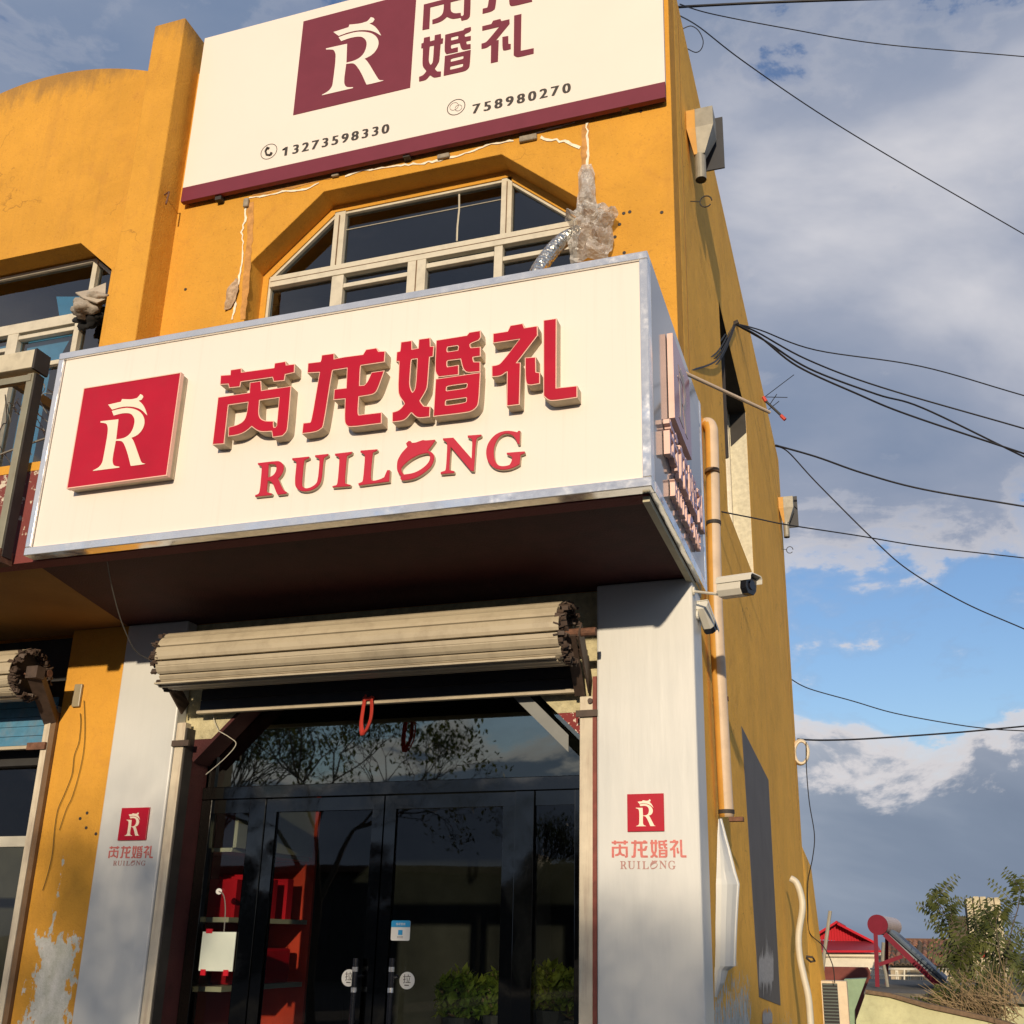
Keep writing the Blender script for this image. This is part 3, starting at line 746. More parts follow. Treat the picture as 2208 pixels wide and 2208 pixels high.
# cracks, stains, holes and fixings on the front wall
def ribbon(pts, Y, w0, w1, seed, step=0.035, jit=1.0):
    r = random.Random(seed); P = [W(x, y, Y=Y) for x, y in pts]
    mb = MB(); L_ = []; Rr = []
    for i in range(len(P) - 1):
        n = max(1, int((P[i + 1] - P[i]).length / step))
        for k in range(n):
            p = P[i].lerp(P[i + 1], k / n)
            d = (P[i + 1] - P[i]).normalized(); nn = Vector((-d.z, 0, d.x))
            p = p + nn * r.uniform(-1, 1) * w0 * jit
            w = r.uniform(w0, w1)
            L_.append(p + nn * w / 2); Rr.append(p - nn * w / 2)
    for i in range(len(L_) - 1): mb.poly([L_[i], L_[i + 1], Rr[i + 1], Rr[i]])
    return mb
for k_, (pts, w0, w1) in enumerate([
    ([(545, 414), (640, 394), (745, 366), (860, 340), (950, 322), (1060, 294), (1160, 272)], 0.075, 0.105),
    ([(541, 436), (538, 520), (531, 600), (522, 700)], 0.045, 0.07),
    ([(1262, 268), (1260, 320), (1262, 400)], 0.05, 0.08)]):
    bpart('render_stain', ribbon(pts, YW - 0.003, w0, w1, 50 + k_, 0.05, 0.10), STAIN)
mbs = MB()
for k_, (pts, w0, w1) in enumerate([
    ([(529, 440), (529, 470), (521, 500), (525, 545), (516, 595), (509, 640), (499, 697)], 0.008, 0.024),
    ([(537, 426), (560, 424), (609, 413), (660, 408), (697, 390)], 0.006, 0.022),
    ([(744, 379), (782, 368), (831, 360), (907, 352), (949, 345), (1003, 331), (1060, 310), (1117, 301)], 0.008, 0.024),
    ([(1166, 295), (1224, 307), (1262, 318)], 0.015, 0.03),
    ([(1265, 265), (1267, 310), (1268, 354), (1272, 380)], 0.008, 0.024),
    ([(1155, 286), (1201, 274), (1250, 261)], 0.006, 0.018)]):
    r_ = ribbon(pts, YW - 0.006, w0, w1, 80 + k_)
    b_ = len(mbs.v); mbs.v += r_.v; mbs.f += [tuple(i + b_ for i in f) for f in r_.f]; mbs.m += r_.m
bpart('crack_filler', mbs, FILLER, kind='stuff')
mbs = MB()
hp = [(1345, 460), (1336, 484), (1358, 457), (1427, 458), (1326, 511), (1346, 545), (1290, 445), (341, 325), (258, 692), (400, 624), (272, 727), (1382, 240)]
for x, y in hp:
    p = W(x, y, Y=YW - 0.001); mbs.tube([p, p + Vector((0, -0.003, 0))], 0.014, 8)
for x, y in ((173, 1765), (188, 1753), (207, 1798), (186, 1785)):
    p = W(x, y, Y=6.499); mbs.tube([p, p + Vector((0, -0.003, 0))], 0.012, 8)
bpart('drill_hole', mbs, DARKM, kind='stuff')
for x, y, w, h in ((533, 440, 0.05, 0.09), (958, 340, 0.11, 0.045), (1140, 301, 0.15, 0.055), (725, 380, 0.07, 0.035)):
    p = W(x, y, Y=YW)
    m_ = MB().box(p.x - w / 2, p.x + w / 2, YW - 0.03, YW, p.z - h / 2, p.z + h / 2)
    bpart('broken_fixing', m_, simple('grey_mortar', (0.30, 0.26, 0.20), 0.9, var=0.3, vs=20), bevel=0.01)
# little iron hook on the pier
mb = MB().tube([W(355, 420, X=-5.563), W(355, 420, X=-5.563) + Vector((0.06, -0.02, 0)), W(358, 440, X=-5.50)], 0.008, 6)
bpart('iron_hook', mb, RUST)

# ------------------------------------------------------------------ windows
def window(parent, name, outline, Y, bars, panes_mat, sash=0.0):
    """frame follows the outline; bars = list of (x0,x1,z0,z1,depth)"""
    cx = sum(p[0] for p in outline) / len(outline); cz = sum(p[1] for p in outline) / len(outline)
    inner = offset(outline, -0.034)
    o2 = outline if area(outline) > 0 else outline[::-1]
    mb = MB().prism(o2, [inner], 'Y', Y, Y + 0.06)
    f = part(name, mb, PVC, parent, bevel=0.004)
    part('pane', MB().prism(inner, [], 'Y', Y + 0.030, Y + 0.036), panes_mat, f)
    for b in bars:
        part('frame_bar', MB().box(b[0], b[1], Y - b[4], Y + 0.05, b[2], b[3]), PVC, f, bevel=0.004)
    return f
YG = 6.69
def X_(x, y): return W(x, y, Y=YG).x
def Z_(x, y): return W(x, y, Y=YG).z
zt0, zt1 = Z_(900, 564), Z_(900, 541)
WI = [(-4.733, 4.96), (-4.733, 7.06), (-4.09, 7.645), (-2.478, 7.645), (-1.834, 7.078), (-1.834, 4.96)]
WI2 = offset(WI, -0.055)
bpart('inner_reveal_band', MB().prism(WO, [WI2], 'Y', YG - 0.012, YG + 0.02), YEL)
WI = offset(WI2, 0.012)
bars = [(-4.66, -1.90, zt0, zt1, 0.02),
        (X_(720, 500), X_(743, 500), zt1 + 0.001, 7.60, 0.012), (X_(1081, 440), X_(1104, 440), zt1 + 0.001, 7.60, 0.012),
        (X_(716, 610), X_(741, 610), 4.98, zt0 - 0.001, 0.012), (X_(880, 590), X_(919, 590), 4.98, zt0 - 0.001, 0.02),
        (X_(1066, 560), X_(1084, 560), 4.98, zt0 - 0.001, 0.012),
        (X_(741, 610) + 0.001, X_(880, 590) - 0.001, zt0 - 0.13, zt0 - 0.09, 0.008), (X_(1084, 560) + 0.001, -1.885, zt0 - 0.15, zt0 - 0.11, 0.008),
        (X_(919, 590) + 0.001, X_(1066, 560) - 0.001, zt0 - 0.09, zt0 - 0.045, 0.012)]
w1 = window(bld, 'window', WI, YG, bars, GLASSW)
for a_, b_, c_, d_ in ((-4.65, -1.91, (zt0 + zt1) / 2 - 0.003, (zt0 + zt1) / 2 + 0.003), (X_(898, 590), X_(900.5, 590), 4.98, zt0 - 0.002), (X_(731, 500), X_(732.5, 500), zt1 + 0.002, 7.55), (X_(1093, 440), X_(1094.5, 440), zt1 + 0.002, 7.55)):
    part('frame_groove', MB().box(a_, b_, YG - 0.0225, YG - 0.005, c_, d_), RAILB, w1)
part('curtain_wire', MB().tube([(-4.05, YG + 0.026, 7.42), (-2.52, YG + 0.026, 7.42)], 0.004, 4), PVC, w1)
w1['label'] = 'octagonal white framed window above the shop sign'
pc = [W(990, 419, Y=YG + 0.028), W(990, 450, Y=YG + 0.028), W(986, 490, Y=YG + 0.028), W(985, 520, Y=YG + 0.028)]
part('crack_tape', MB().tube(pc, 0.008, 4), PVC, w1)
# dark room lining so that the panes look into a real room
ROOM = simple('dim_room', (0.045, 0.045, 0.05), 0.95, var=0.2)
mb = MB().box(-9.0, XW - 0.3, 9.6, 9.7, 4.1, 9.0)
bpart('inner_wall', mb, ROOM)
# left bay window
WL = [(-8.749, 4.57), (-8.749, 7.28), (-8.34, 7.64), (-6.598, 7.64), (-6.196, 7.28), (-6.196, 4.57)]
zl0, zl1 = Z_(90, 712), Z_(90, 691)
zm0, zm1 = Z_(110, 788), Z_(110, 779)
bars = [(-8.70, -6.25, zl0, zl1, 0.02), (X_(197, 600), X_(207, 600), zl1 + 0.001, 7.60, 0.012),
        (X_(16, 750), X_(38, 750), 4.59, zl0 - 0.001, 0.02), (X_(160, 720), X_(171, 720), zm1, zl0 - 0.001, 0.015),
        (X_(38, 750) + 0.001, X_(160, 720) - 0.001, zl0 - 0.07, zl0 - 0.03, 0.015), (-7.4, -6.25, zm0, zm1, 0.012), (-8.7, X_(16, 750) - 0.001, zl0 - 0.17, zl0 - 0.13, 0.01)]
w2 = window(bld, 'window', WL, YG, bars, GLASSW)
w2['label'] = 'white framed window behind the balcony frame at the left'
for a, b, c, d in (((122, 640), (185, 640), (172, 690), (130, 690)), ((64, 728), (160, 715), (118, 790), (50, 790)), ((60, 800), (110, 795), (70, 1000), (22, 1000)), ((0, 745), (14, 745), (10, 790), (0, 790))):
    q = [W(*p, Y=YG + 0.10) for p in (a, b, c, d)]
    mb = MB(); mb.poly(q)
    o_ = part('curtain_scrap', mb, TEAL, w2)
    s_ = o_.modifiers.new('solid', 'SOLIDIFY'); s_.thickness = 0.004
# side wall window
sw = part('window', MB().prism([(ya + 0.01, 5.41), (yb - 0.01, 5.48), (yb - 0.01, 7.52), (ya + 0.01, 7.64)], [[(ya + 0.09, 5.49), (yb - 0.09, 5.56), (yb - 0.09, 7.44), (ya + 0.09, 7.56)]], 'X', XW - 0.20, XW - 0.26), PVC, bld, label='narrow window in the yellow side wall')
part('pane', MB().prism([(ya + 0.09, 5.49), (yb - 0.09, 5.56), (yb - 0.09, 7.44), (ya + 0.09, 7.56)], [], 'X', XW - 0.232, XW - 0.238), GLASSW, sw)
for yy in (9.75, 10.45):
    part('frame_bar', MB().box(XW - 0.27, XW - 0.19, yy, yy + 0.06, 5.50, 7.5), PVC, sw)
DREV = simple('reveal_shade', (0.035, 0.032, 0.030), 0.8, var=0.2)  # shade under the lintel, painted as dark sheets
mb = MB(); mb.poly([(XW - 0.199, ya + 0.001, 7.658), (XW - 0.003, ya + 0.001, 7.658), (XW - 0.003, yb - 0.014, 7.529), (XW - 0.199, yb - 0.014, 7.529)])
o_ = bpart('lintel_shade_sheet', mb, DREV); s_ = o_.modifiers.new('s', 'SOLIDIFY'); s_.thickness = 0.004
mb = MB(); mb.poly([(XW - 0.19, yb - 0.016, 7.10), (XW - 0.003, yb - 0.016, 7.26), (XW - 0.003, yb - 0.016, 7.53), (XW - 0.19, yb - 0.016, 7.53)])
bpart('jamb_shade', mb, DREV)  # painted shade at the top of the far jamb
bpart('window_jamb', MB().box(XW - 0.199, XW - 0.002, yb - 0.012, yb - 0.001, 5.47, 7.53), PLAST2)
mb = MB(); mb.poly([(XW - 0.18, 9.2, 6.05), (XW - 0.01, 9.35, 6.10), (XW - 0.01, 9.35, 7.3), (XW - 0.18, 9.2, 7.3)])
o_ = part('open_sash', mb, DARKM, sw); s_ = o_.modifiers.new('solid', 'SOLIDIFY'); s_.thickness = 0.03
# painted grey rectangle on the side wall with smears
gp = [tuple(W(x, y, X=XW + 0.003).yz) for x, y in ((1599, 1566), (1657, 1682), (1683, 2168), (1637, 2150))]
bpart('grey_painted_panel', MB().prism(gp, [], 'X', XW + 0.004, XW + 0.001), GREYP)
r_ = random.Random(4)
def smear(cx_, cy_, w, h, n, seed):
    r = random.Random(seed); mb = MB()
    for i in range(n):
        u = (i + 0.5) / n * 2 - 1
        x = cx_ + u * w; top = cy_ - h * (0.45 + 0.55 * r.random()) * (1 - 0.35 * abs(u)); bot = cy_ + h * (0.45 + 0.55 * r.random()) * (1 - 0.3 * abs(u))
        q = [tuple(W(x + dx, y, X=XW + 0.008).yz) for dx, y in ((-w / n * 1.25, cy_ - h * .2), (0, top), (w / n * 1.25, cy_ - h * .25), (w / n * 1.2, cy_ + h * .3), (0, bot), (-w / n * 1.2, cy_ + h * .25))]
        c = XW + 0.006 + 0.0004 * i
        mb.poly([(c, a, b) for a, b in q])
    return mb
bpart('plaster_smear', smear(1652, 2090, 15, 78, 11, 3), SMEAR)
bpart('plaster_smear', smear(1655, 2195, 10, 30, 7, 5), SMEAR)
# rubble hole low on the corner
p = W(1566, 2160, X=XW)
bpart('broken_brick', MB().box(XW - 0.01, XW + 0.07, 7.9, 8.2, 0.75, 1.0), simple('brown_brick', (0.13, 0.10, 0.06), 0.9, var=0.3, vs=20), bevel=0.02)
# seams on the side wall
SEAM = simple('dark_seam', (0.25, 0.13, 0.035), 0.9)
for y_, za, zb_, w in ((6.95, 5.4, 9.3, 0.012), (15.9, 3.0, 9.3, 0.02)):
    bpart('render_seam', MB().box(XW, XW + 0.003, y_, y_ + w, za, zb_), SEAM)

# ------------------------------------------------------------------ main shop sign
sg = thing('shop_sign', 'large cream signboard in a chrome frame with big red Chinese characters above the entrance', 'sign', (-3.0, 5.0, 3.9))
XS0, XS1, ZS0, ZS1 = -5.08, -0.99, 3.887, 5.363
part('sign_panel', MB().box(XS0 + 0.05, XS1 - 0.052, 5.0, 5.03, ZS0 + 0.055, ZS1 - 0.055), CREAM, sg)
part('frame_trim', MB().box(XS0, XS1, 4.982, 5.075, ZS1 - 0.052, ZS1), CHROME, sg, bevel=0.005)
part('frame_trim', MB().box(XS0, XS1, 4.982, 5.075, ZS0, ZS0 + 0.055), CHROME, sg, bevel=0.005)
part('frame_trim', MB().box(XS0, XS0 + 0.045, 4.983, 5.074, ZS0 + 0.056, ZS1 - 0.053), CHROME, sg, bevel=0.005)
part('frame_trim', MB().box(XS1 - 0.05, XS1, 4.983, 5.074, ZS0 + 0.056, ZS1 - 0.053), CHROME, sg, bevel=0.005)
part('side_panel', MB().box(XS1 - 0.03, XS1, 5.076, 6.86, ZS0 + 0.07, ZS1), SIDEP, sg, bevel=0.002)
part('frame_trim', MB().box(XS1 - 0.034, XS1 + 0.004, 5.076, 6.86, ZS0, ZS0 + 0.069), CHROME, sg, bevel=0.004)
part('frame_trim', MB().box(XS1 - 0.034, XS1 + 0.004, 6.80, 6.862, ZS0 + 0.07, ZS1), CHROME, sg, bevel=0.004)
part('cable_duct', MB().box(XS1 - 0.075, XS1 - 0.036, 5.1, 6.84, SZ - 0.035, SZ - 0.002), simple('cream_duct', (0.50, 0.46, 0.32), 0.6), sg)
# red emblem box
eb = part('emblem_box', MB().mat(0).prism(sq_pts, [], 'Y', 4.921, 4.995, side_mat=1), [REDF, TANS], sg)
part('box_trim', MB().prism(offset(sq_pts, 0.005), [offset(sq_pts, -0.001)], 'Y', 4.918, 4.95), PALE, eb)
for i, s in enumerate(G['logoR']):
    mb = MB(); mb.prism(s[0], s[1], 'Y', 4.918, 4.9215)
    part('emblem_letter' if i == 0 else 'emblem_crest', mb, WHITE_L, eb)
for nm in ('rui', 'long', 'hun', 'li'):
    part('sign_character', letter_mb(G[nm], 'Y', 4.92, 4.996, rim=0.0055), [REDF, PALE, TANS], sg)
for q in latn:
    part('sign_letter', letter_mb(LAT[q], 'Y', 4.975, 4.997, rim=0.002), [REDL, REDL, TANS], sg)
# the same emblem, characters and letters on the short side of the box
def to_side(shape, src, dst):       # dst = (y0,y1,z0,z1)
    return remap(shape, src, dst)
SD = (5.52, 6.12, 4.56, 5.14)
sdp = [(SD[0], SD[3]), (SD[1], SD[3]), (SD[1], SD[2]), (SD[0], SD[2])]
REDS = simple('purple_sheen_side_face', (0.30, 0.035, 0.11), 0.15, var=0.05, spec=0.8)  # purple reflection put into the red of the side faces
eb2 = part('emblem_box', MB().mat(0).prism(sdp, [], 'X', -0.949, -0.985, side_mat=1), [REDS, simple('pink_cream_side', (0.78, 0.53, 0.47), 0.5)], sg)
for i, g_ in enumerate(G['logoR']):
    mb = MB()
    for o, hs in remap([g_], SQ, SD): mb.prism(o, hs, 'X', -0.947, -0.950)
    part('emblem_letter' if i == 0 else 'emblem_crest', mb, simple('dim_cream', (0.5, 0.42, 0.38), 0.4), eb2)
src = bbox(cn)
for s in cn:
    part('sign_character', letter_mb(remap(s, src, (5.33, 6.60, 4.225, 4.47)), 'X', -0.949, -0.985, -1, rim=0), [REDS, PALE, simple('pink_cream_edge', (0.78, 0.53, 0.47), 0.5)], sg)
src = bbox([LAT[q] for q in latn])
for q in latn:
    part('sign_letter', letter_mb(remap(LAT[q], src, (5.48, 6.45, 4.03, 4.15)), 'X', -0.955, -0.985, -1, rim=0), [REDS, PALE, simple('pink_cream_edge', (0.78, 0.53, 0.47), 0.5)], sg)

# ------------------------------------------------------------------ upper billboard
ub = thing('upper_billboard', 'cream billboard with a wine red emblem square and phone numbers high on the facade', 'sign', (-3.3, 6.4, 7.8))
UX0, UX1, UZ0, UZ1, UY = -5.485, -1.105, 7.80, 9.665, 6.40
part('board', MB().box(UX0, UX1, UY, UY + 0.045, UZ0 + 0.152, UZ1), VINYL, ub, bevel=0.003)
part('stripe', MB().box(UX0, UX1, UY - 0.001, UY + 0.045, UZ0, UZ0 + 0.151), MARV, ub, bevel=0.003)
part('back_frame', MB().box(UX0 + 0.02, UX1 - 0.02, UY + 0.046, UY + 0.07, UZ0 + 0.02, UZ1 - 0.02), DARKM, ub)
p = [W(620 + x / 7, y / 7, Y=UY) for x, y in ((245, 325), (1415, 0), (1828, 1320), (82, 1755))]
usq = (p[0].x / 2 + p[3].x / 2, p[2].x, p[3].z / 2 + p[2].z / 2, p[0].z)
usq = (usq[0], W(736 + 415 / 2.625, 50, Y=UY).x, usq[2], usq[3])
es = part('emblem_square', MB().box(usq[0], usq[1], UY - 0.003, UY - 0.0005, usq[2], usq[3]), MARV, ub)
for i, g_ in enumerate(G['logoR']):
    mb = MB()
    for o, hs in remap([g_], SQ, usq): mb.prism(o, hs, 'Y', UY - 0.006, UY - 0.0035)
    part('emblem_letter' if i == 0 else 'emblem_crest', mb, VINYL, es)
def place_char(nm, dst):
    mb = MB()
    for o, hs in remap(G[nm], bbox([G[nm]]), dst): mb.prism(o, hs, 'Y', UY - 0.004, UY - 0.0005)
    part('printed_character', mb, MARV, ub)
hx0, hx1 = W(903.6, 172, Y=UY).x, W(1016, 92, Y=UY).x
hz0, hz1 = W(904, 177, Y=UY).z, W(1016, 57, Y=UY).z
place_char('hun', (hx0, hx1, hz0, hz1))
bh = bbox([G['hun']]); s_ = (hx1 - hx0) / (bh[1] - bh[0]); sv = (hz1 - hz0) / (bh[3] - bh[2])
lx0, lx1 = W(1038, 104, Y=UY).x, W(1151, 110, Y=UY).x
place_char('li', (lx0, lx1, W(1056.5, 138.5, Y=UY).z, W(1125, 30, Y=UY).z))
br = bbox([G['rui']]); rx0 = W(910.8, 60, Y=UY).x; rz0 = W(911, 66.5, Y=UY).z
place_char('rui', (rx0, rx0 + (br[1] - br[0]) * s_, rz0, rz0 + (br[3] - br[2]) * sv))
bl = bbox([G['long']]); lx = W(1039.5, 28, Y=UY).x; lz = W(1040, 31, Y=UY).z
place_char('long', (lx, lx + (bl[1] - bl[0]) * s_, lz, lz + (bl[3] - bl[2]) * sv))
def text_mesh(txt, size):
    cu = bpy.data.curves.new('t', 'FONT'); cu.body = txt; cu.size = size; cu.offset = 0.0
    ob = bpy.data.objects.new('t', cu); COL.objects.link(ob)
    dg = bpy.context.evaluated_depsgraph_get()
    me = bpy.data.meshes.new_from_object(ob.evaluated_get(dg))
    bpy.data.objects.remove(ob); bpy.data.curves.remove(cu)
    return me
def flat_text(txt, name, dst, Y, mat_, parent, bold=0.0):
    """dst = x0,x1,z0,z1 ; one object for each character"""
    n = len(txt)
    pitch = (dst[1] - dst[0]) / n
    for i, ch in enumerate(txt):
        me = text_mesh(ch, 1.0)
        xs = [v.co.x for v in me.vertices]; ys = [v.co.y for v in me.vertices]
        sc = (dst[3] - dst[2]) / 0.73
        cxm = (min(xs) + max(xs)) / 2
        zb_ = min(ys)
        mb = MB()
        for ox in ((0, ) if not bold else (-bold, 0, bold)):
            b = len(mb.v)
            for v in me.vertices:
                mb.v.append((dst[0] + pitch * (i + 0.5) + (v.co.x - cxm) * sc * 1.0 + ox, Y - 0.0006 * (ox != 0) * (1 if ox > 0 else 2), dst[2] + (v.co.y) * sc))
            for pg in me.polygons: mb.face([b + k for k in pg.vertices])
            if ch == '1' and name == 'phone_digit':
                xc = dst[0] + pitch * (i + 0.5) + ox; zt_ = dst[2] + max(ys) * sc
                mb.poly([(xc - 0.004, Y, zt_), (xc - 0.004, Y, zt_ - 0.022), (xc - 0.034, Y, zt_ - 0.030), (xc - 0.034, Y, zt_ - 0.016)])
        part(name, mb, mat_, parent)
        bpy.data.meshes.remove(me)
z_a, z_b = W(530 + 480 / 5.52, 230 + 582 / 5.52, Y=UY).z, W(530 + 480 / 5.52, 230 + 475 / 5.52, Y=UY).z
d1 = (W(530 + 425 / 5.52, 326, Y=UY).x, W(530 + 1725 / 5.52, 276, Y=UY).x, z_a, z_b)
flat_text('13273598330', 'phone_digit', d1, UY - 0.002, PRINT, ub, 0.006)
d2 = (W(736 + 735 / 2.625, 228, Y=UY).x, W(736 + 1308 / 2.625, 185, Y=UY).x, z_a, z_b)
flat_text('758980270', 'phone_digit', d2, UY - 0.002, PRINT, ub, 0.006)
def ring(cx_, cz_, r, w, Y, n=40):
    mb = MB()
    for i in range(n):
        a, b = 2 * math.pi * i / n, 2 * math.pi * (i + 1) / n
        mb.poly([(cx_ + math.cos(t_) * q, Y, cz_ + math.sin(t_) * q) for t_, q in ((a, r), (b, r), (b, r - w), (a, r - w))])
    return mb
c1 = W(580, 327, Y=UY); c2 = W(736 + 650 / 2.625, 607 / 2.625, Y=UY)
part('icon_ring', ring(c1.x, c1.z, 0.082, 0.006, UY - 0.002), PRINT, ub)
part('icon_ring', ring(c2.x, c2.z, 0.082, 0.007, UY - 0.002), PRINT, ub)
mb = MB().tube([(c1.x - 0.02, UY - 0.002, c1.z + 0.045), (c1.x - 0.035, UY - 0.002, c1.z + 0.01), (c1.x - 0.02, UY - 0.002, c1.z - 0.03), (c1.x + 0.02, UY - 0.002, c1.z - 0.045)], 0.010, 6)
mb.tube([(c1.x - 0.022, UY - 0.002, c1.z + 0.045), (c1.x - 0.0, UY - 0.002, c1.z + 0.03)], 0.012, 6).tube([(c1.x + 0.02, UY - 0.002, c1.z - 0.045), (c1.x + 0.03, UY - 0.002, c1.z - 0.02)], 0.012, 6)
part('handset_icon', mb, PRINT, ub)
mb = ring(c2.x - 0.018, c2.z + 0.012, 0.04, 0.003, UY - 0.003, 20); m2 = ring(c2.x + 0.022, c2.z - 0.014, 0.032, 0.003, UY - 0.003, 20)
b_ = len(mb.v); mb.v += m2.v; mb.f += [tuple(i + b_ for i in f) for f in m2.f]; mb.m += m2.m
part('chat_icon', mb, PRINT, ub)
for x, y in ((473, 427), (878, 335), (1348, 229)):
    p = W(x, y, Y=6.44)
    part('mounting_bracket', MB().box(p.x - 0.03, p.x + 0.03, 6.42, YW, p.z - 0.03, UZ0 - 0.001), DARKM, ub)

# ------------------------------------------------------------------ roller shutters
def shutter(name, label, x0, x1, yc, zc, rad, zb_bar, ycurt, cmat, sub_blue=False):
    t = thing(name, label, 'roller shutter', ((x0 + x1) / 2, yc, zb_bar), 'rolled up shutters over the shopfronts')
    n = 12
    # spiral of slats seen as a faceted roll
    r = random.Random(int(abs(x0) * 10))
    for i in range(n):
        a0 = 2 * math.pi * i / n + 0.22; a1 = 2 * math.pi * (i + 0.925) / n + 0.22
        am = (a0 + a1) / 2
        rr = rad * (1.0 + 0.02 * (i % 2))
        mb = MB(); prof = []
        for u, q in ((0, 0.88), (0.04, 0.985), (0.30, 1.006), (0.36, 0.996), (0.42, 1.008), (0.75, 1.004), (0.96, 0.98), (1.0, 0.88)):
            a = a0 + (a1 - a0) * u
            prof.append((math.cos(a) * rr * q, math.sin(a) * rr * q))
        prof2 = [(p[0] * 0.97, p[1] * 0.97) for p in prof]
        xa, xb_ = x0 + r.uniform(-0.008, 0.008), x1 + r.uniform(-0.012, 0.012)
        poly = prof + prof2[::-1]
        mb.prism([(yc + p[0], zc + p[1]) for p in poly], [], 'X', xa, xb_)
        part('slat', mb, SLAT, t)
    # jagged coil of end locks
    mb = MB()
    for side, xe in ((-1, x0), (1, x1)):
        for k in range(150):
            a = r.uniform(0, 2 * math.pi); q = rad * r.uniform(0.80, 1.02)
            c = Vector((xe + side * r.uniform(-0.01, 0.05), yc + math.cos(a) * q, zc + math.sin(a) * q))
            rt = Matrix.Rotation(r.uniform(0, 3.1), 3, 'X') @ Matrix.Rotation(r.uniform(-0.5, 0.5), 3, 'Y')
            mb.box(-0.02, 0.02, -0.014, 0.014, -0.004, 0.004, rot=rt, o=c)
    part('end_lock_coil', mb, BRACK, t, kind='stuff')
    part('drum', MB().tube([(x0 + 0.02, yc, zc), (x1 - 0.02, yc, zc)], rad * 0.82, 20), DARKM, t)
    part('axle', MB().tube([(x0 - 0.16, yc, zc), (x1 + 0.20, yc, zc)], 0.028, 12), RUST, t)
    # curtain hanging down behind the roll with the bottom bar
    zt = zc - 0.05
    k = int((zt - zb_bar) / 0.075)
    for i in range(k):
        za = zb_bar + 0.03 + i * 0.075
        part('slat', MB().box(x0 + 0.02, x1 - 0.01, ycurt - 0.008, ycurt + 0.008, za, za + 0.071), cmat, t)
    part('bottom_bar', MB().box(x0 + 0.0, x1 + 0.0, ycurt - 0.022, ycurt + 0.02, zb_bar, zb_bar + 0.026), SLAT, t, bevel=0.003)
    return t
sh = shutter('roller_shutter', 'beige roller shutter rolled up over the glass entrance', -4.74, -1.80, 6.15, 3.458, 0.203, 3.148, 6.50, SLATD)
mb = MB()
for i in range(2):       # lip of the last slats under the roll
    mb.box(-4.78, -1.83, 6.02 + i * 0.05, 6.055 + i * 0.05, 3.268 - i * 0.010, 3.280 - i * 0.010)
part('roll_lip', mb, SLAT, sh)
# right end bracket and guide rails
mb = MB().bar((-1.70, 6.12, 3.47), (-1.745, 6.55, 3.20), 0.012, 0.13, up=(0, 0.5, 1)).bar((-1.755, 6.10, 3.43), (-1.80, 6.50, 3.13), 0.07, 0.012, up=(0, 0.5, 1))
part('end_bracket', mb, BRACK, sh)
mb = MB().bar((-4.85, 6.15, 3.46), (-4.87, 6.52, 3.2), 0.012, 0.12, up=(0, 0.5, 1))
part('end_bracket', mb, BRACK, sh)
part('guide_rail', MB().box(-1.800, -1.712, 6.49, 6.56, 0.0, 3.12), RAIL, sh, bevel=0.004)
part('rail_edge', MB().box(-1.711, -1.684, 6.484, 6.56, 0.0, 3.25), simple('red_brown_edge', (0.20, 0.05, 0.035), 0.7, var=0.3, vs=12), sh)
part('guide_rail', MB().box(-4.900, -4.826, 6.49, 6.56, 0.0, 3.09), RAIL, sh, bevel=0.004)
part('rail_channel', MB().box(-4.824, -4.812, 6.50, 6.60, 0.0, 3.05), DARKM, sh)
for xx, zz in ((-1.79, 3.005), (-4.88, 2.935)):
    part('clamp_plate', MB().box(xx - 0.03, xx + 0.115, 6.465, 6.488, zz - 0.025, zz + 0.018), BRACK, sh)
for xx in (-1.775, -1.775):
    pass
part('latch_pin', MB().tube([(-1.725, 6.47, 3.085), (-1.725, 6.52, 3.085)], 0.018, 8), BRACK, sh)
# thin cord down to the shutter from the sign
pts = [W(227, 1185, Y=5.12), W(240, 1260, Y=5.4), W(262, 1340, Y=5.7), W(290, 1400, Y=5.95), W(318, 1420, Y=6.1), W(332, 1424, Y=6.15)]
def spl(pts, n=8):
    pts = [Vector(p) for p in pts]; o = []
    for i in range(len(pts) - 1):
        p0, p1, p2, p3 = pts[max(i - 1, 0)], pts[i], pts[i + 1], pts[min(i + 2, len(pts) - 1)]
        for k in range(n):
            t = k / n
            o.append(0.5 * ((2 * p1) + (p2 - p0) * t + (2 * p0 - 5 * p1 + 4 * p2 - p3) * t * t + (3 * p1 - p0 - 3 * p2 + p3) * t ** 3))
    o.append(pts[-1]); return o
single('hanging_cord', MB().tube(spl(pts), 0.004, 5), CABLEG, 'thin grey cord hanging from under the shop sign to the shutter roll', 'cord')
# ribbon
mb = MB()
rb = [W(787, 1502, Y=6.47), W(783, 1530, Y=6.47), W(779, 1560, Y=6.47), W(781, 1583, Y=6.47), W(790, 1575, Y=6.47), W(800, 1552, Y=6.47), W(803, 1525, Y=6.47), W(801, 1502, Y=6.47)]
mb.tube(spl(rb, 5), 0.010, 5)
rb2 = [q + Vector((0.012, -0.012, 0.01)) for q in rb[:4]]
mb.tube(spl(rb2, 5), 0.008, 5)
for k_ in range(5):
    q_ = [p_ + Vector((0.006 * (k_ - 2), -0.006 * k_, -0.006 * (k_ % 2))) for p_ in (rb[:5] if k_ % 2 else rb[3:])]
    mb.tube(spl(q_, 4), 0.006, 4)
mb.tube([W(784, 1508, Y=6.46), W(806, 1505, Y=6.46)], 0.012, 6)
single('red_ribbon', mb, RIBBON, 'orange red ribbon loop tied to the bottom bar of the shutter above the entrance', 'ribbon')
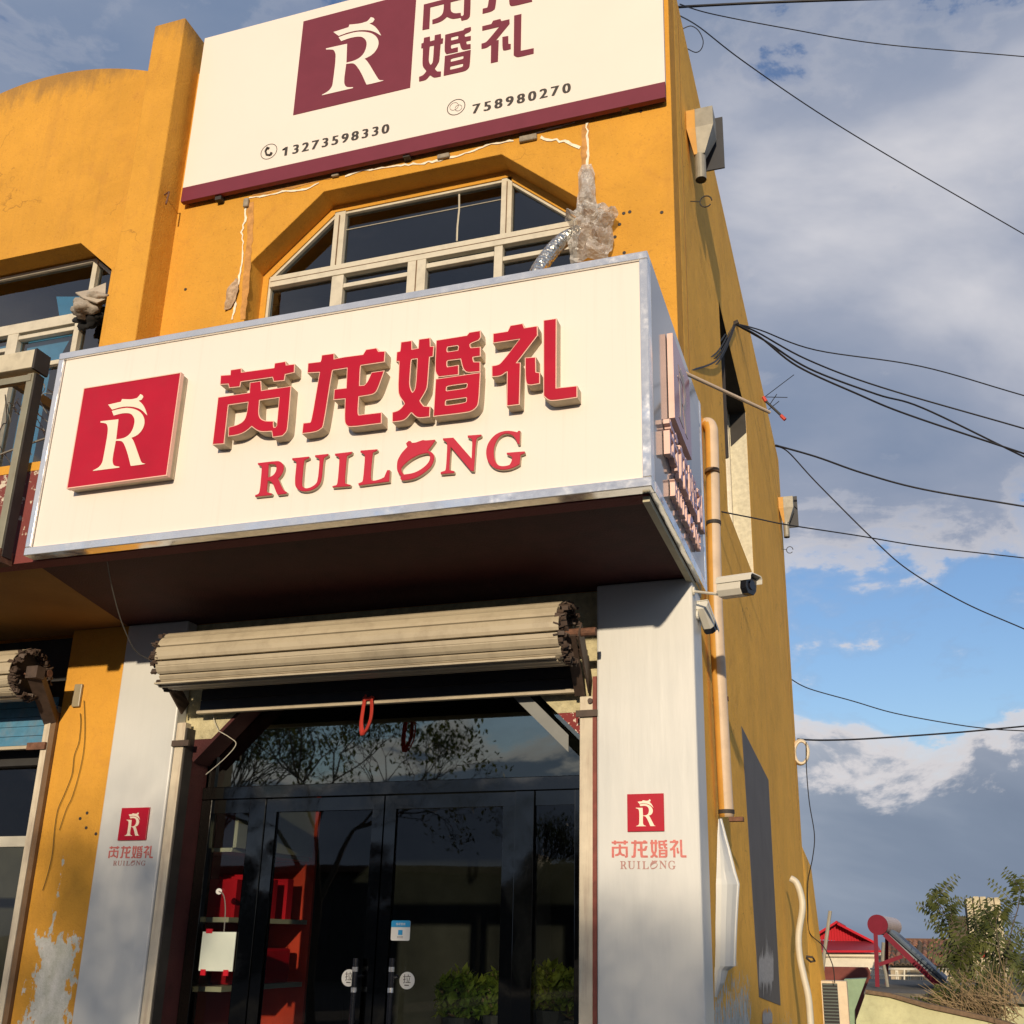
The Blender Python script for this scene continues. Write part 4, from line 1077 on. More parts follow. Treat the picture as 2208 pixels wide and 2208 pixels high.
# neighbour's shutter
nx1 = W(62, 1450, Y=6.15).x
nt_ = shutter('roller_shutter', 'beige rolled shutter over blue slats at the left edge with a jagged coil end', -8.9, nx1, 6.15, 3.44, 0.19, W(50, 1616, Y=6.5).z, 6.50, SLATB)
part('end_bracket', MB().box(nx1 + 0.10, nx1 + 0.20, 6.02, 6.10, 3.38, 3.47).bar((nx1 + 0.15, 6.05, 3.43), (-6.05, 6.5, 3.15), 0.10, 0.07), BRACK, nt_)
part('guide_rail', MB().box(-6.085, -6.03, 6.46, 6.56, 0.0, 3.28), RAIL, nt_, bevel=0.004)
part('rail_side', MB().box(-6.029, -5.987, 6.47, 6.60, 0.0, 3.22), RAILB, nt_)
part('clamp_plate', MB().box(-6.20, -6.03, 6.44, 6.458, 2.93, 2.985), RUST, nt_)

# neighbour's shopfront
nb = thing('neighbour_shopfront', 'dark shop window with cream frame at the lower left edge', 'shopfront', (-7.4, 6.75, 0))
zb2 = W(40, 1815, Y=6.75).z
part('frame', MB().box(-9.0, -6.10, 6.72, 6.78, zb2 - 0.04, zb2 + 0.04).box(-9.0, -6.10, 6.72, 6.78, 0.9, 0.97), PVCW, nb)
part('frame', MB().box(-6.17, -6.10, 6.70, 6.80, 0.0, 3.3), RAIL, nb)
part('pane', MB().box(-9.0, -6.171, 6.745, 6.751, 0.98, zb2 - 0.041), GLASS, nb)
part('pane', MB().box(-9.0, -6.171, 6.745, 6.751, zb2 + 0.041, 2.85), GLASS, nb)
part('lintel', MB().box(-9.0, -6.09, 6.66, 6.80, 2.851, 3.88), simple('dark_lintel', (0.03, 0.03, 0.03), 0.8), nb)
part('sill_wall', MB().box(-9.0, -6.09, 6.66, 6.80, 0.0, 0.899), YEL, nb)
part('room_back', MB().box(-9.0, -6.0, 8.6, 8.7, 0.0, 3.9).box(-6.0, -5.9, 6.80, 8.7, 0, 3.9), simple('dim_grey_wall', (0.11, 0.10, 0.085), 0.9), nb)

# ------------------------------------------------------------------ glass entrance
YD = 6.80
en = thing('glass_entrance', 'black steel framed glass double doors with side panels and an arched fanlight', 'entrance', (-3.3, 6.8, 0.1))
def dx(x, y=1900): return W(x, y, Y=YD).x
def dz(y, x=900): return W(x, y, Y=YD).z
zr0, zr1, zr2 = dz(1741, 1000), dz(1710, 1000), dz(1681, 1000)
# vertical posts
xl0, xl1 = -4.811, W(450, 1840, Y=YD).x
posts = [(xl0, xl1), (W(533, 1840, Y=YD).x, W(568, 1840, Y=YD).x), (W(1111, 1840, Y=YD).x, W(1153, 1840, Y=YD).x), (W(1241, 1840, Y=YD).x, -1.79)]
for a, b in posts:
    part('frame_post', MB().box(a, b, YD - 0.03, YD + 0.06, 0.1, zr1), BLACKST, en, bevel=0.004)
part('transom_rail', MB().box(xl0, -1.79, YD - 0.035, YD + 0.06, zr1 + 0.001, zr2), BLACKST, en, bevel=0.004)
# fixed side panels
for i, (a, b) in enumerate(((posts[0][1], posts[1][0]), (posts[2][1], posts[3][0]))):
    sp_ = part('side_panel', MB().box(a + 0.001, b - 0.001, YD - 0.01, YD + 0.03, zr0, zr1 - 0.001), BLACKST, en)
    part('pane', MB().box(a + 0.001, b - 0.001, YD, YD + 0.008, 0.15, zr0 - 0.001), GLASS, sp_)
# door leaves
leaf = []
for i, (a, b) in enumerate(((posts[1][1], W(825, 1840, Y=YD).x), (W(826.5, 1840, Y=YD).x, posts[2][0]))):
    a += 0.003; b -= 0.003
    lf = part('door_leaf', MB().box(a, b, YD - 0.02, YD + 0.03, zr0, zr1 - 0.006).box(a, b, YD - 0.02, YD + 0.03, 0.12, 0.26)
              .box(a, a + 0.085, YD - 0.019, YD + 0.029, 0.261, zr0 - 0.001).box(b - 0.085, b, YD - 0.019, YD + 0.029, 0.261, zr0 - 0.001), BLACKST, en)
    part('pane', MB().box(a + 0.086, b - 0.086, YD, YD + 0.008, 0.262, zr0 - 0.001), GLASS, lf)
    leaf.append((lf, a, b))
for (lf, a, b), px in zip(leaf, (764, 843)):
    hx = W(px, 2120, Y=YD - 0.09).x; zt = W(px, 2066, Y=YD - 0.09).z
    mb = MB().mat(0).tube([(hx, YD - 0.09, zt), (hx, YD - 0.09, 0.55)], 0.019, 14)
    mb.mat(1)
    for zz in (zt - 0.055, zt - 0.185): mb.tube([(hx, YD - 0.09, zz), (hx, YD - 0.09, zz - 0.03)], 0.0205, 14)
    mb.mat(0)
    for zz in (zt - 0.12, 0.7): mb.tube([(hx, YD - 0.09, zz), (hx, YD, zz)], 0.014, 10)
    part('door_handle', mb, [BLACKP, CHROME], lf, smooth=False)
# fanlight
fan = [(-4.80, zr2 + 0.001), (-4.80, 2.82), (-4.12, 3.48), (-2.45, 3.48), (-1.80, 2.86), (-1.80, zr2 + 0.001)]
part('fanlight_pane', MB().prism(fan, [], 'Y', YD + 0.01, YD + 0.018), GLASSF, en)
part('fanlight_bar', MB().box(W(458, 1670, Y=YD).x, W(466, 1670, Y=YD).x, YD - 0.01, YD + 0.03, zr2 + 0.001, 3.0), BLACKST, en)
# grey sheet strip along the right slope of the arch
q = [W(x, y, Y=6.79) for x, y in ((1104, 1494), (1136, 1490), (1243, 1596), (1243, 1632))]
strip = [(p.x, p.z) for p in q]
part('arch_trim_strip', MB().prism(strip, [], 'Y', 6.592, 6.598), simple('grey_trim_sheet', (0.22, 0.23, 0.22), 0.4, var=0.05), en)
# cream cords at the arch
mb = MB().tube(spl([W(1240 / 2.625, 1472 + 275 / 2.625, Y=6.57), W(1300 / 2.625, 1472 + 310 / 2.625, Y=6.57), W(1335 / 2.625, 1472 + 350 / 2.625, Y=6.57), W(1270 / 2.625, 1472 + 430 / 2.625, Y=6.57), W(1165 / 2.625, 1472 + 520 / 2.625, Y=6.57)]), 0.0032, 5)
mb.tube(spl([W(1205 / 2.625, 1472 + 180 / 2.625, Y=6.57), W(1215 / 2.625, 1472 + 225 / 2.625, Y=6.57), W(1240 / 2.625, 1472 + 275 / 2.625, Y=6.57)]), 0.003, 5)
single('loose_cord', mb, PVCW, 'cream cord trailing across the upper left corner of the doorway arch', 'cord')

# notices and stickers on the glass
p = [W(*q, Y=YD - 0.04) for q in ((439, 2009), (511, 2010), (501, 2095), (428, 2093))]
nt0 = thing('paper_notice', 'blank pale green square notice hanging by a cord behind the left door panel', 'notice', tuple(p[3]))
x0n, x1n = (p[0].x + p[3].x) / 2, (p[1].x + p[2].x) / 2
part('sheet', MB().box(x0n, x1n, YD - 0.045, YD - 0.04, p[3].z, p[0].z), PAPER, nt0)
part('hanger_cord', MB().tube(spl([W(483, 2009, Y=YD - 0.04), W(486, 1960, Y=YD - 0.04), W(482, 1930, Y=YD - 0.04), W(472, 1922, Y=YD - 0.04)]), 0.004, 5), CABLEG, nt0)
part('suction_hook', MB().tube([W(472, 1922, Y=YD - 0.03), W(472, 1922, Y=YD)], 0.022, 10), STICKW, nt0)
part('red_clip', MB().box(x0n + 0.02, x0n + 0.06, YD - 0.05, YD - 0.038, p[3].z - 0.03, p[3].z + 0.01).box(x1n - 0.07, x1n - 0.03, YD - 0.05, YD - 0.038, p[3].z - 0.03, p[3].z + 0.01).box(x0n + 0.03, x0n + 0.08, YD - 0.05, YD - 0.038, p[0].z - 0.01, p[0].z + 0.02), REDBK, nt0)
def rrect(x0, x1, z0, z1, r, n=5):
    o = []
    for cx_, cz_, a0 in ((x1 - r, z1 - r, 0), (x0 + r, z1 - r, 90), (x0 + r, z0 + r, 180), (x1 - r, z0 + r, 270)):
        for i in range(n + 1):
            a = R(a0 + 90 * i / n); o.append((cx_ + math.cos(a) * r, cz_ + math.sin(a) * r))
    return o
p0 = W(690 + 1195 / 7.73, 1960 + 190 / 7.73, Y=YD - 0.004); p1 = W(690 + 1490 / 7.73, 1960 + 530 / 7.73, Y=YD - 0.004)
st = thing('payment_sticker', 'small blue and white payment sticker on the right door leaf', 'sticker', (p0.x, YD - 0.004, p1.z))
part('sheet', MB().prism(rrect(p0.x, p1.x, p1.z, p0.z, 0.012), [], 'Y', YD - 0.004, YD - 0.001), STICKW, st)
hz = p0.z - (p0.z - p1.z) * 0.33
part('blue_header', MB().prism([q for q in rrect(p0.x, p1.x, hz - 0.02, p0.z, 0.012) if q[1] > hz] + [(p0.x, hz), (p1.x, hz)], [], 'Y', YD - 0.006, YD - 0.0045), STICKB, st)
mx_ = (p0.x + p1.x) / 2; hzz = p1.z + (hz - p1.z) * 0.42
part('blue_symbol', MB().box(mx_ - 0.016, mx_ + 0.016, YD - 0.006, YD - 0.0045, hzz, hzz + 0.032), STICKB, st)
flat_text('推荐使用', 'printed_character', (mx_ - 0.035, mx_ + 0.035, hz + 0.013, hz + 0.026), YD - 0.0075, STICKW, st)
flat_text('支付宝', 'printed_character', (mx_ - 0.022, mx_ + 0.022, p1.z + 0.018, p1.z + 0.028), YD - 0.0075, PRINT, st)
for nm, px, py, lb in (('l', 690 + 460 / 7.73, 1960 + 1150 / 7.73, 'round white pull sticker partly behind the left door handle'), ('r', 690 + 1430 / 7.73, 1960 + 1195 / 7.73, 'round white pull sticker right of the right door handle')):
    c = W(px, py, Y=YD - 0.022)
    st = thing('pull_sticker', lb, 'sticker', tuple(c), 'round pull stickers on the doors')
    part('disc', MB().tube([(c.x, YD - 0.004, c.z), (c.x, YD - 0.001, c.z)], 0.055, 28), STICKW, st)
    flat_text('拉', 'printed_character', (c.x - 0.024, c.x + 0.024, c.z - 0.012, c.z + 0.032), YD - 0.006, PRINT, st)
    part('small_print', MB().box(c.x - 0.016, c.x + 0.016, YD - 0.006, YD - 0.005, c.z - 0.032, c.z - 0.026), PRINT, st)

# ------------------------------------------------------------------ shop interior
rm = thing('shop_room', 'dim shop room seen through the glass doors', 'room', (-3.3, 8.5, 0))
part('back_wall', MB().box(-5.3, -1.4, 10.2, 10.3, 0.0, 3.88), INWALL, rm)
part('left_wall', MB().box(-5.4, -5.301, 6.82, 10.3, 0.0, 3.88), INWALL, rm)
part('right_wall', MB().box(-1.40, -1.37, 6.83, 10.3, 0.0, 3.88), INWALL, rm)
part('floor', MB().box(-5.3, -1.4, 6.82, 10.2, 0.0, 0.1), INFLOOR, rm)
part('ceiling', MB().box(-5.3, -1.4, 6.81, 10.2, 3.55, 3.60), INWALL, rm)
shf = thing('display_shelf', 'cream and red display shelf behind the left door leaf', 'shelf', (-4.65, 7.05, 0.1))
ang = math.atan2(0.05, 1.0)
def sh_pt(u, v, z): # u along the front edge, v back into the unit
    d = Vector((math.sin(ang), math.cos(ang), 0)); n_ = Vector((-math.cos(ang), math.sin(ang), 0))
    return Vector((-4.60, 6.96, 0)) + d * u + n_ * v + Vector((0, 0, z))
def sh_box(u0, u1, v0, v1, z0, z1):
    mb = MB(); b = 0
    q = [sh_pt(u, v, z) for z in (z0, z1) for u, v in ((u0, v0), (u1, v0), (u1, v1), (u0, v1))]
    mb.v = [tuple(x) for x in q]
    for f in ((0, 3, 2, 1), (4, 5, 6, 7), (0, 1, 5, 4), (1, 2, 6, 5), (2, 3, 7, 6), (3, 0, 4, 7)): mb.face(f)
    return mb
UL = 1.05
part('header_board', sh_box(0, UL, 0, 0.03, 2.22, 2.62), SHELFC, shf)
part('top_board', sh_box(0, UL, 0.031, 0.4, 2.19, 2.219), SHELFC, shf)
for zz in (1.72, 1.24, 0.72): part('shelf', sh_box(0, UL, 0, 0.4, zz - 0.035, zz), SHELFC, shf)
part('side_panel', sh_box(UL, UL + 0.03, -0.03, 0.4, 0.1, 2.6), SHELFR, shf)
part('back_panel', sh_box(0, UL, 0.4, 0.42, 0.1, 2.6), simple('dark_red_back', (0.22, 0.02, 0.02), 0.6), shf)
u = 0.1
r_ = random.Random(3)
k = 0
ORD = ['', 'first', 'second', 'third', 'fourth', 'fifth', 'sixth', 'seventh', 'eighth', 'ninth', 'tenth', 'eleventh', 'twelfth', 'thirteenth']
while u < UL - 0.15:
    w = r_.uniform(0.05, 0.1); h = r_.uniform(0.22, 0.32)
    if r_.random() < 0.75:
        k += 1; o = sh_box(u, u + w * 0.92, 0.03, 0.3, 1.721, 1.721 + h)
        single('box_file', o, REDBK, ORD[k] + ' red box file from the left on the upper display shelf', 'box file', 'red box files on the upper shelf')
    u += w
single('gift_basket', sh_box(0.25, 0.9, 0.03, 0.3, 1.241, 1.50), REDBK, 'red wrapped gift box on the middle display shelf', 'gift box', bevel=0.02)
# potted plants just inside the glass
def leafplant(cx_, cy_, z0_, rad, h, n, seed, label):
    r = random.Random(seed)
    t = thing('potted_plant', label, 'plant', (cx_, cy_, z0_ - 0.25), 'leafy plants behind the entrance glass')
    part('pot', MB().tube([(cx_, cy_, z0_ - 0.25), (cx_, cy_, z0_)], 0.09, 14, r2=0.12), simple('dark_pot', (0.03, 0.03, 0.03), 0.5), t)
    mb = MB(); ms = MB()
    for i in range(n):
        a = r.uniform(0, 6.28); q = rad * math.sqrt(r.random()); zz = z0_ + h * r.random() ** 0.8 * (1 - 0.4 * (q / rad))
        c = Vector((cx_ + math.cos(a) * q, cy_ + math.sin(a) * q * 0.5, zz))
        s_ = r.uniform(0.03, 0.055)
        rt = Matrix.Rotation(r.uniform(0, 6.28), 3, 'Z') @ Matrix.Rotation(r.uniform(-1.2, 1.2), 3, 'X')
        pts = [(-s_ * 0.45, 0, 0), (0, -s_ * 0.9, 0.004), (s_ * 0.45, 0, 0), (0, s_ * 1.1, -0.006)]
        mb.poly([rt @ Vector(q_) + c for q_ in pts])
        if i % 6 == 0: ms.tube([(cx_, cy_, z0_), c], 0.003, 4)
    part('leaves', mb, LEAFP, t); part('stems', ms, TWIG, t)
for i, (px, py) in enumerate(((990, 2165), (1080, 2160), (1190, 2150), (1235, 2170))):
    p = W(px, py, Y=6.98)
    leafplant(p.x, 6.98, p.z - 0.08, 0.17, 0.34, 620, 20 + i, ('bushy leafy plant low behind the right door leaf, leftmost', 'bushy leafy plant low behind the right door leaf, beside the door post', 'yellow green leafy plant low behind the right side panel', 'trailing leafy plant at the right edge of the side panel')[i])
single('plant_ledge', MB().box(-3.05, -1.45, 6.88, 7.25, 0.50, 0.74), simple('dark_ledge', (0.04, 0.04, 0.04), 0.6), 'dark low ledge behind the doors that carries the plants', 'ledge')

# ------------------------------------------------------------------ balcony sign frame at the left
bf = thing('balcony_frame', 'old cream steel frame with wire tangles standing on the balcony at the left edge', 'metal frame', (-5.6, 4.98, 3.9))
q = lambda x, y: W(x, y, Y=4.98)
zf0, zf1 = q(40, 806).z, q(40, 769).z
xr = q(84, 775).x
CRM = simple('cream_steel', (0.60, 0.54, 0.40), 0.5, var=0.1, dirt=0.3)
OLV = simple('olive_grey_steel', (0.24, 0.23, 0.17), 0.5, var=0.12, dirt=0.3, dirtcol=(0.2, 0.12, 0.06))
part('top_beam', MB().box(-6.6, xr, 4.93, 5.03, zf0, zf1), CRM, bf, bevel=0.004)
part('beam_end', MB().box(xr + 0.001, xr + 0.02, 4.93, 5.06, zf0 - 0.01, zf1 + 0.004), DARKM, bf)
zg0, zg1 = q(40, 828).z, q(40, 815).z
part('lower_rail', MB().box(-6.6, xr - 0.02, 4.96, 5.0, zg0, zg1), OLV, bf)
a, b = q(76, 808), q(18, 1150)
part('post', MB().box(xr - 0.06, xr - 0.005, 4.965, 5.035, 3.95, zf0 - 0.021), OLV, bf, bevel=0.003)
part('post_dark_flange', MB().box(xr - 0.004, xr + 0.006, 4.975, 5.05, 3.90, zf0 - 0.021), DARKM, bf)  # thin dark steel strip down the right edge of the post
part('brace', MB().bar(W(24, 818, Y=5.1), W(124, 885, Y=6.2), 0.05, 0.07), DARKM, bf)
part('foot_block', MB().box(xr - 0.11, xr + 0.0, 4.96, 5.07, 3.86, 3.949), RUST, bf)
mb = MB(); r_ = random.Random(12)
for i in range(7):
    pts = [W(r_.uniform(0, 110), r_.uniform(815, 880), Y=5.3)]
    for k in range(5): pts.append(pts[-1] + Vector((r_.uniform(-0.09, 0.10), r_.uniform(-.1, .2), r_.uniform(-0.16, 0.05))))
    mb.tube(spl(pts, 4), 0.004, 4)
mb.tube(spl([W(0, 980, Y=5.4), W(40, 965, Y=5.4), W(98, 945, Y=5.4)]), 0.008, 5)
part('wire_tangle', mb, CABLEG, bf)

# rag bundle stuffed in the left window
def crumple(c, size, seed, n=26, flat=1.0):
    mb = MB(); rows = 16
    for j in range(rows + 1):
        th = math.pi * j / rows
        for i in range(n):
            ph = 2 * math.pi * i / n
            d = Vector((math.sin(th) * math.cos(ph), math.sin(th) * math.sin(ph), math.cos(th)))
            k_ = 1 + 0.45 * noise.noise(d * 1.8 + Vector((seed, 0, 0))) + 0.22 * noise.noise(d * 5 + Vector((0, seed, 0)))
            mb.v.append(tuple(Vector(c) + Vector((d.x * size[0], d.y * size[1], d.z * size[2])) * k_))
    for j in range(rows):
        for i in range(n):
            mb.face((j * n + i, j * n + (i + 1) % n, (j + 1) * n + (i + 1) % n, (j + 1) * n + i))
    return mb
rg = thing('rag_bundle', 'grey rag and board stuffed into the corner of the left window', 'rags', tuple(W(190, 660, Y=6.45)))
part('rag', crumple(W(184, 665, Y=6.5), (0.15, 0.10, 0.075), 3), CLOTH, rg, smooth=True)
part('rag', crumple(W(205, 645, Y=6.50), (0.13, 0.08, 0.05), 8), CLOTH, rg, smooth=True)
mb = MB(); mb.poly([W(163, 633, Y=6.42), W(190, 628, Y=6.5), W(229, 612, Y=6.6), W(227, 648, Y=6.5), W(210, 655, Y=6.45), W(180, 645, Y=6.40)])
o_ = part('torn_board', mb, simple('grey_board', (0.45, 0.40, 0.33), 0.9, var=0.15), rg); s_ = o_.modifiers.new('s', 'SOLIDIFY'); s_.thickness = 0.012
part('dark_stuffing', crumple(W(200, 685, Y=6.60), (0.17, 0.08, 0.10), 5), simple('dark_cloth', (0.012, 0.012, 0.013), 0.95), rg, smooth=True)

# foil duct and its crumpled plastic wrap
du = thing('exhaust_duct', 'silver foil exhaust duct leaving the octagonal window beside the plastic wrap', 'duct', tuple(W(1200, 545, Y=6.3)))
pts = spl([W(1262, 498, Y=6.58), W(1240, 505, Y=6.50), W(1212, 520, Y=6.40), W(1185, 548, Y=6.30), W(1160, 585, Y=6.20), W(1145, 625, Y=6.1)], 14)
mb = MB(); n = 14; b0 = 0
for i, p in enumerate(pts):
    d = (pts[min(i + 1, len(pts) - 1)] - pts[max(i - 1, 0)]).normalized(); u = d.cross(Vector((0, 1, 0))).normalized(); w = d.cross(u)
    rr = 0.056 * (1.07 if i % 2 else 0.97)
    for k in range(n):
        a = 2 * math.pi * k / n
        mb.v.append(tuple(p + u * math.cos(a) * rr + w * math.sin(a) * rr))
for i in range(len(pts) - 1):
    for k in range(n): mb.face((i * n + k, i * n + (k + 1) % n, (i + 1) * n + (k + 1) % n, (i + 1) * n + k))
part('foil_tube', mb, FOIL, du)
def film(center, outline_px, Y, depth, seed, name):
    """crumpled sheet inside an outline, standing off the wall"""
    mb = MB(); cpx = sum(p[0] for p in outline_px) / len(outline_px), sum(p[1] for p in outline_px) / len(outline_px)
    rings = 15; n = len(outline_px) * 6
    ol = []
    for i in range(len(outline_px)):
        a, b = outline_px[i], outline_px[(i + 1) % len(outline_px)]
        for k in range(6): ol.append((a[0] + (b[0] - a[0]) * k / 6, a[1] + (b[1] - a[1]) * k / 6))
    for j in range(rings + 1):
        t = j / rings
        for i, (x, y) in enumerate(ol):
            px, py = cpx[0] + (x - cpx[0]) * t, cpx[1] + (y - cpx[1]) * t
            p = W(px, py, Y=Y)
            f = noise.noise(Vector((p.x * 8, p.z * 8, seed))) * 0.4 + abs(noise.noise(Vector((p.x * 15, p.z * 9, seed + 3)))) * 0.9 + abs(noise.noise(Vector((p.x * 38, p.z * 30, seed + 6)))) * 0.25
            mb.v.append((p.x, Y - depth * (1 - t * t) * 0.7 - f * depth * 0.9, p.z))
    for j in range(rings):
        for i in range(n):
            mb.face((j * n + i, j * n + (i + 1) % n, (j + 1) * n + (i + 1) % n, (j + 1) * n + i))
    return mb
pw = thing('plastic_wrap', 'crumpled translucent plastic sheeting taped over the right corner of the octagonal window', 'plastic sheet', tuple(W(1280, 500, Y=6.4)))
part('wrap_sheet', film(None, [(1246, 450), (1220, 470), (1219, 480), (1235, 500), (1228, 530), (1232, 572), (1312, 562), (1325, 520), (1320, 492), (1335, 475), (1336, 465), (1325, 452), (1300, 443), (1287, 446)], 6.44, 0.16, 2, 'w'), FILM, pw)
part('wrap_strip', film(None, [(1249, 378), (1257, 358), (1276, 356), (1283, 375), (1284, 420), (1290, 450), (1244, 456), (1247, 420)], 6.45, 0.07, 6, 's'), FILM, pw)
single('foam_scrap', film(None, [(487, 635), (497, 615), (512, 600), (516, 625), (508, 650), (498, 665), (485, 670)], 6.47, 0.05, 9, 'x'), simple('foam', (0.50, 0.36, 0.24), 0.9, var=0.3, vs=30), 'crumbling foam scrap stuck at the left foot of the octagonal window crack', 'foam scrap')

# ------------------------------------------------------------------ side wall fittings
dp = thing('downpipe', 'cream and orange painted downpipe beside the white corner pillar', 'pipe', (-1.0, 7.45, 2.43))
def pipe2(pts, r, n=22):
    mb = MB(); mb.tube(pts, r, n)
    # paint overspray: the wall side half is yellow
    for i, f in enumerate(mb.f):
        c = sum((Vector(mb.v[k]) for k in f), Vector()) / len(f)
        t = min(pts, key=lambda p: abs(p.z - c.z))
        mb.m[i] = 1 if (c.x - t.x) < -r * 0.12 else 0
    return mb
top = W(1535, 905, X=-1.0)
pp = [Vector((-1.085, 7.60, 5.56)), Vector((-1.04, 7.56, 5.56)), Vector((-1.005, 7.52, 5.50)), Vector((-0.998, 7.50, 5.35)), Vector((-1.0, 7.42, 4.6)), Vector((-1.0, 7.36, 3.9)), Vector((-1.0, 7.42, 3.2)), Vector((-1.0, 7.50, 2.43))]
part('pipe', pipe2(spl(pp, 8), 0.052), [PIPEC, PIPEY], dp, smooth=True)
for zz, m_ in ((5.07, RAILB), (4.62, DARKM), (3.25, RUST), (2.45, DARKM)):
    yy = 7.45 if zz > 4.8 else (7.42 if zz > 4 else (7.43 if zz > 3 else 7.50))
    part('pipe_clamp', MB().tube([(-1.0, yy, zz), (-1.0, yy, zz + 0.028)], 0.058, 20), m_, dp)
part('clamp_arm', MB().box(-0.98, -0.88, 7.46, 7.52, 2.395, 2.425), RUST, dp)
def hopper(Yh, z1, label):
    t = thing('rain_hopper', label, 'rain hopper', (XW, Yh, z1 - 0.75), 'rain hoppers high on the yellow side wall')
    xa, xb_ = XW + 0.005, -0.842
    xm = xa + 0.075
    for nm, x0, x1, mt in (('sunlit_half', xa, xm, PIPEY), ('shaded_half', xm + 0.001, xb_, GALV)):  # sunlit and shaded parts of the hopper given as two colours
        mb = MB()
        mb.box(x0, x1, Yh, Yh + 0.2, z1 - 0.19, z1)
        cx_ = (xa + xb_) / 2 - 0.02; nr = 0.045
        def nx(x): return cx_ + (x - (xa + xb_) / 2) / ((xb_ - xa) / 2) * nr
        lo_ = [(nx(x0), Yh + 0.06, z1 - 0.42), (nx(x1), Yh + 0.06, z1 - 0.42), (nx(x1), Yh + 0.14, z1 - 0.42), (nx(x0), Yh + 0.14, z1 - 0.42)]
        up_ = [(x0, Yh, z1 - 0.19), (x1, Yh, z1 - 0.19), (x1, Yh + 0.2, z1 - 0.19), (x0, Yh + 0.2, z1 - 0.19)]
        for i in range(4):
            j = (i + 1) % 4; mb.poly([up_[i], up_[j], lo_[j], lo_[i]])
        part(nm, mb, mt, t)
    cx_ = (xa + xb_) / 2 - 0.02
    mb = MB().mat(0).tube([(cx_, Yh + 0.1, z1 - 0.41), (cx_, Yh + 0.1, z1 - 0.66)], 0.047, 16, cap=False).mat(1).tube([(cx_, Yh + 0.1, z1 - 0.655), (cx_, Yh + 0.1, z1 - 0.42)], 0.042, 16)
    part('spout', mb, [GALV, DARKM], t)
    part('inlet_pipe', MB().tube([(XW, Yh + 0.25, z1 + 0.02), (xb_ - 0.09, Yh + 0.2, z1 + 0.0)], 0.06, 14), DARKM, t)
    part('shaded_underside_plate', MB().box(-1.0, -0.79, Yh + 0.26, Yh + 0.275, z1 - 0.44, z1 + 0.10), simple('dark_underside_shade', (0.03, 0.033, 0.042), 0.6), t)  # dark plate stands in for the hopper's shaded underside
    rg_ = []
    for i in range(17):
        a = 2 * math.pi * i / 18; rg_.append((cx_ + 0.03 + 0.05 * math.cos(a), Yh + 0.12, z1 - 0.87 + 0.055 * math.sin(a)))
    part('hook_ring', MB().tube(rg_, 0.006, 6).tube([(XW, Yh + 0.12, z1 - 0.84), (cx_ - 0.02, Yh + 0.12, z1 - 0.86)], 0.005, 5), DARKM, t)
hopper(7.2, 8.38, 'galvanised rain hopper with its sunlit half coloured orange, nearest on the side wall under the roof')
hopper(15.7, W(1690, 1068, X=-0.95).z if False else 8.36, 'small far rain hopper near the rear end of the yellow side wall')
# rod
a = W(1478, 803, X=-0.985)
single('pole_rod', MB().tube([W(1478, 805, X=-0.985), W(1659, 889, Y=a.y + 0.9)], 0.013, 10), PIPEC, 'thin pale rod sticking out over the side wall from the sign edge', 'rod')
# antenna
an = thing('antenna_scrap', 'small red and black wire antenna stub poking out past the side wall', 'antenna', tuple(W(1655, 870, X=XW)))
q = lambda x, y: W(x, y, Y=13.5)
mb = MB().tube([q(1648, 862), q(1692, 903)], 0.018, 6).tube([q(1650, 855), q(1712, 808)], 0.006, 4).tube([q(1652, 856), q(1698, 857)], 0.006, 4).tube([q(1660, 872), q(1675, 850)], 0.006, 4).tube([q(1655, 885), q(1680, 865)], 0.006, 4)
part('aerial_rods', mb, CABLE, an)
part('red_tip', MB().tube([q(1684, 896), q(1693, 905)], 0.026, 6).tube([q(1646, 856), q(1652, 866)], 0.026, 6), RIBBON, an)

# security cameras
def seccam(name, c, d, L, wdt, label, arm, foot):
    t = thing('security_camera', label, 'security camera', tuple(foot), 'security cameras at the building corner')
    d = Vector(d).normalized(); rgt = d.cross(Vector((0, 0, 1))).normalized(); up = rgt.cross(d)
    def loc(a, b, c_): return Vector(c) + d * a + rgt * b + up * c_
    def ob(a0, a1, prof, mt, nm):
        mb = MB(); n = len(prof)
        q = [loc(a0, x, y) for x, y in prof] + [loc(a1, x, y) for x, y in prof]
        mb.v = [tuple(x) for x in q]
        mb.face(range(n)); mb.face(range(2 * n - 1, n - 1, -1))
        for i in range(n): mb.face((i, (i + 1) % n, n + (i + 1) % n, n + i))
        return part(nm, mb, mt, t, bevel=0.002)
    w = wdt / 2
    oc = [(-w, -w * .45), (-w * .55, -w), (w * .55, -w), (w, -w * .45), (w, w * .6), (w * .8, w * .9), (-w * .8, w * .9), (-w, w * .6)]
    ob(-L / 2, L / 2 - 0.045, oc, WHITEP, 'body')
    ob(L / 2 - 0.0445, L / 2, [(x * 0.97, y * 0.97) for x, y in oc], BLACKP, 'front_face')
    ob(-L / 2 - 0.005, L / 2 + 0.035, [(-w * 1.08, w * .3), (-w * 1.12, w * .3), (-w * 1.1, w * .85), (-w * .85, w * 1.12), (w * .85, w * 1.12), (w * 1.1, w * .85), (w * 1.12, w * .3), (w * 1.08, w * .3), (w * 1.02, w * .8), (w * .8, w * 1.0), (-w * .8, w * 1.0), (-w * 1.02, w * .8)], WHITEP, 'sun_hood')
    mb = MB().tube([loc(L / 2, 0, 0), loc(L / 2 + 0.008, 0, 0)], w * 0.5, 16)
    part('lens', mb, simple('lens_glass', (0.02, 0.02, 0.03), 0.05), t)
    mb = MB().tube(arm, 0.009, 8).tube([foot + Vector((0, 0, 0.0)), foot + Vector((0.012, 0, 0))], 0.03, 12)
    part('wall_arm', mb, WHITEP, t)
    return t
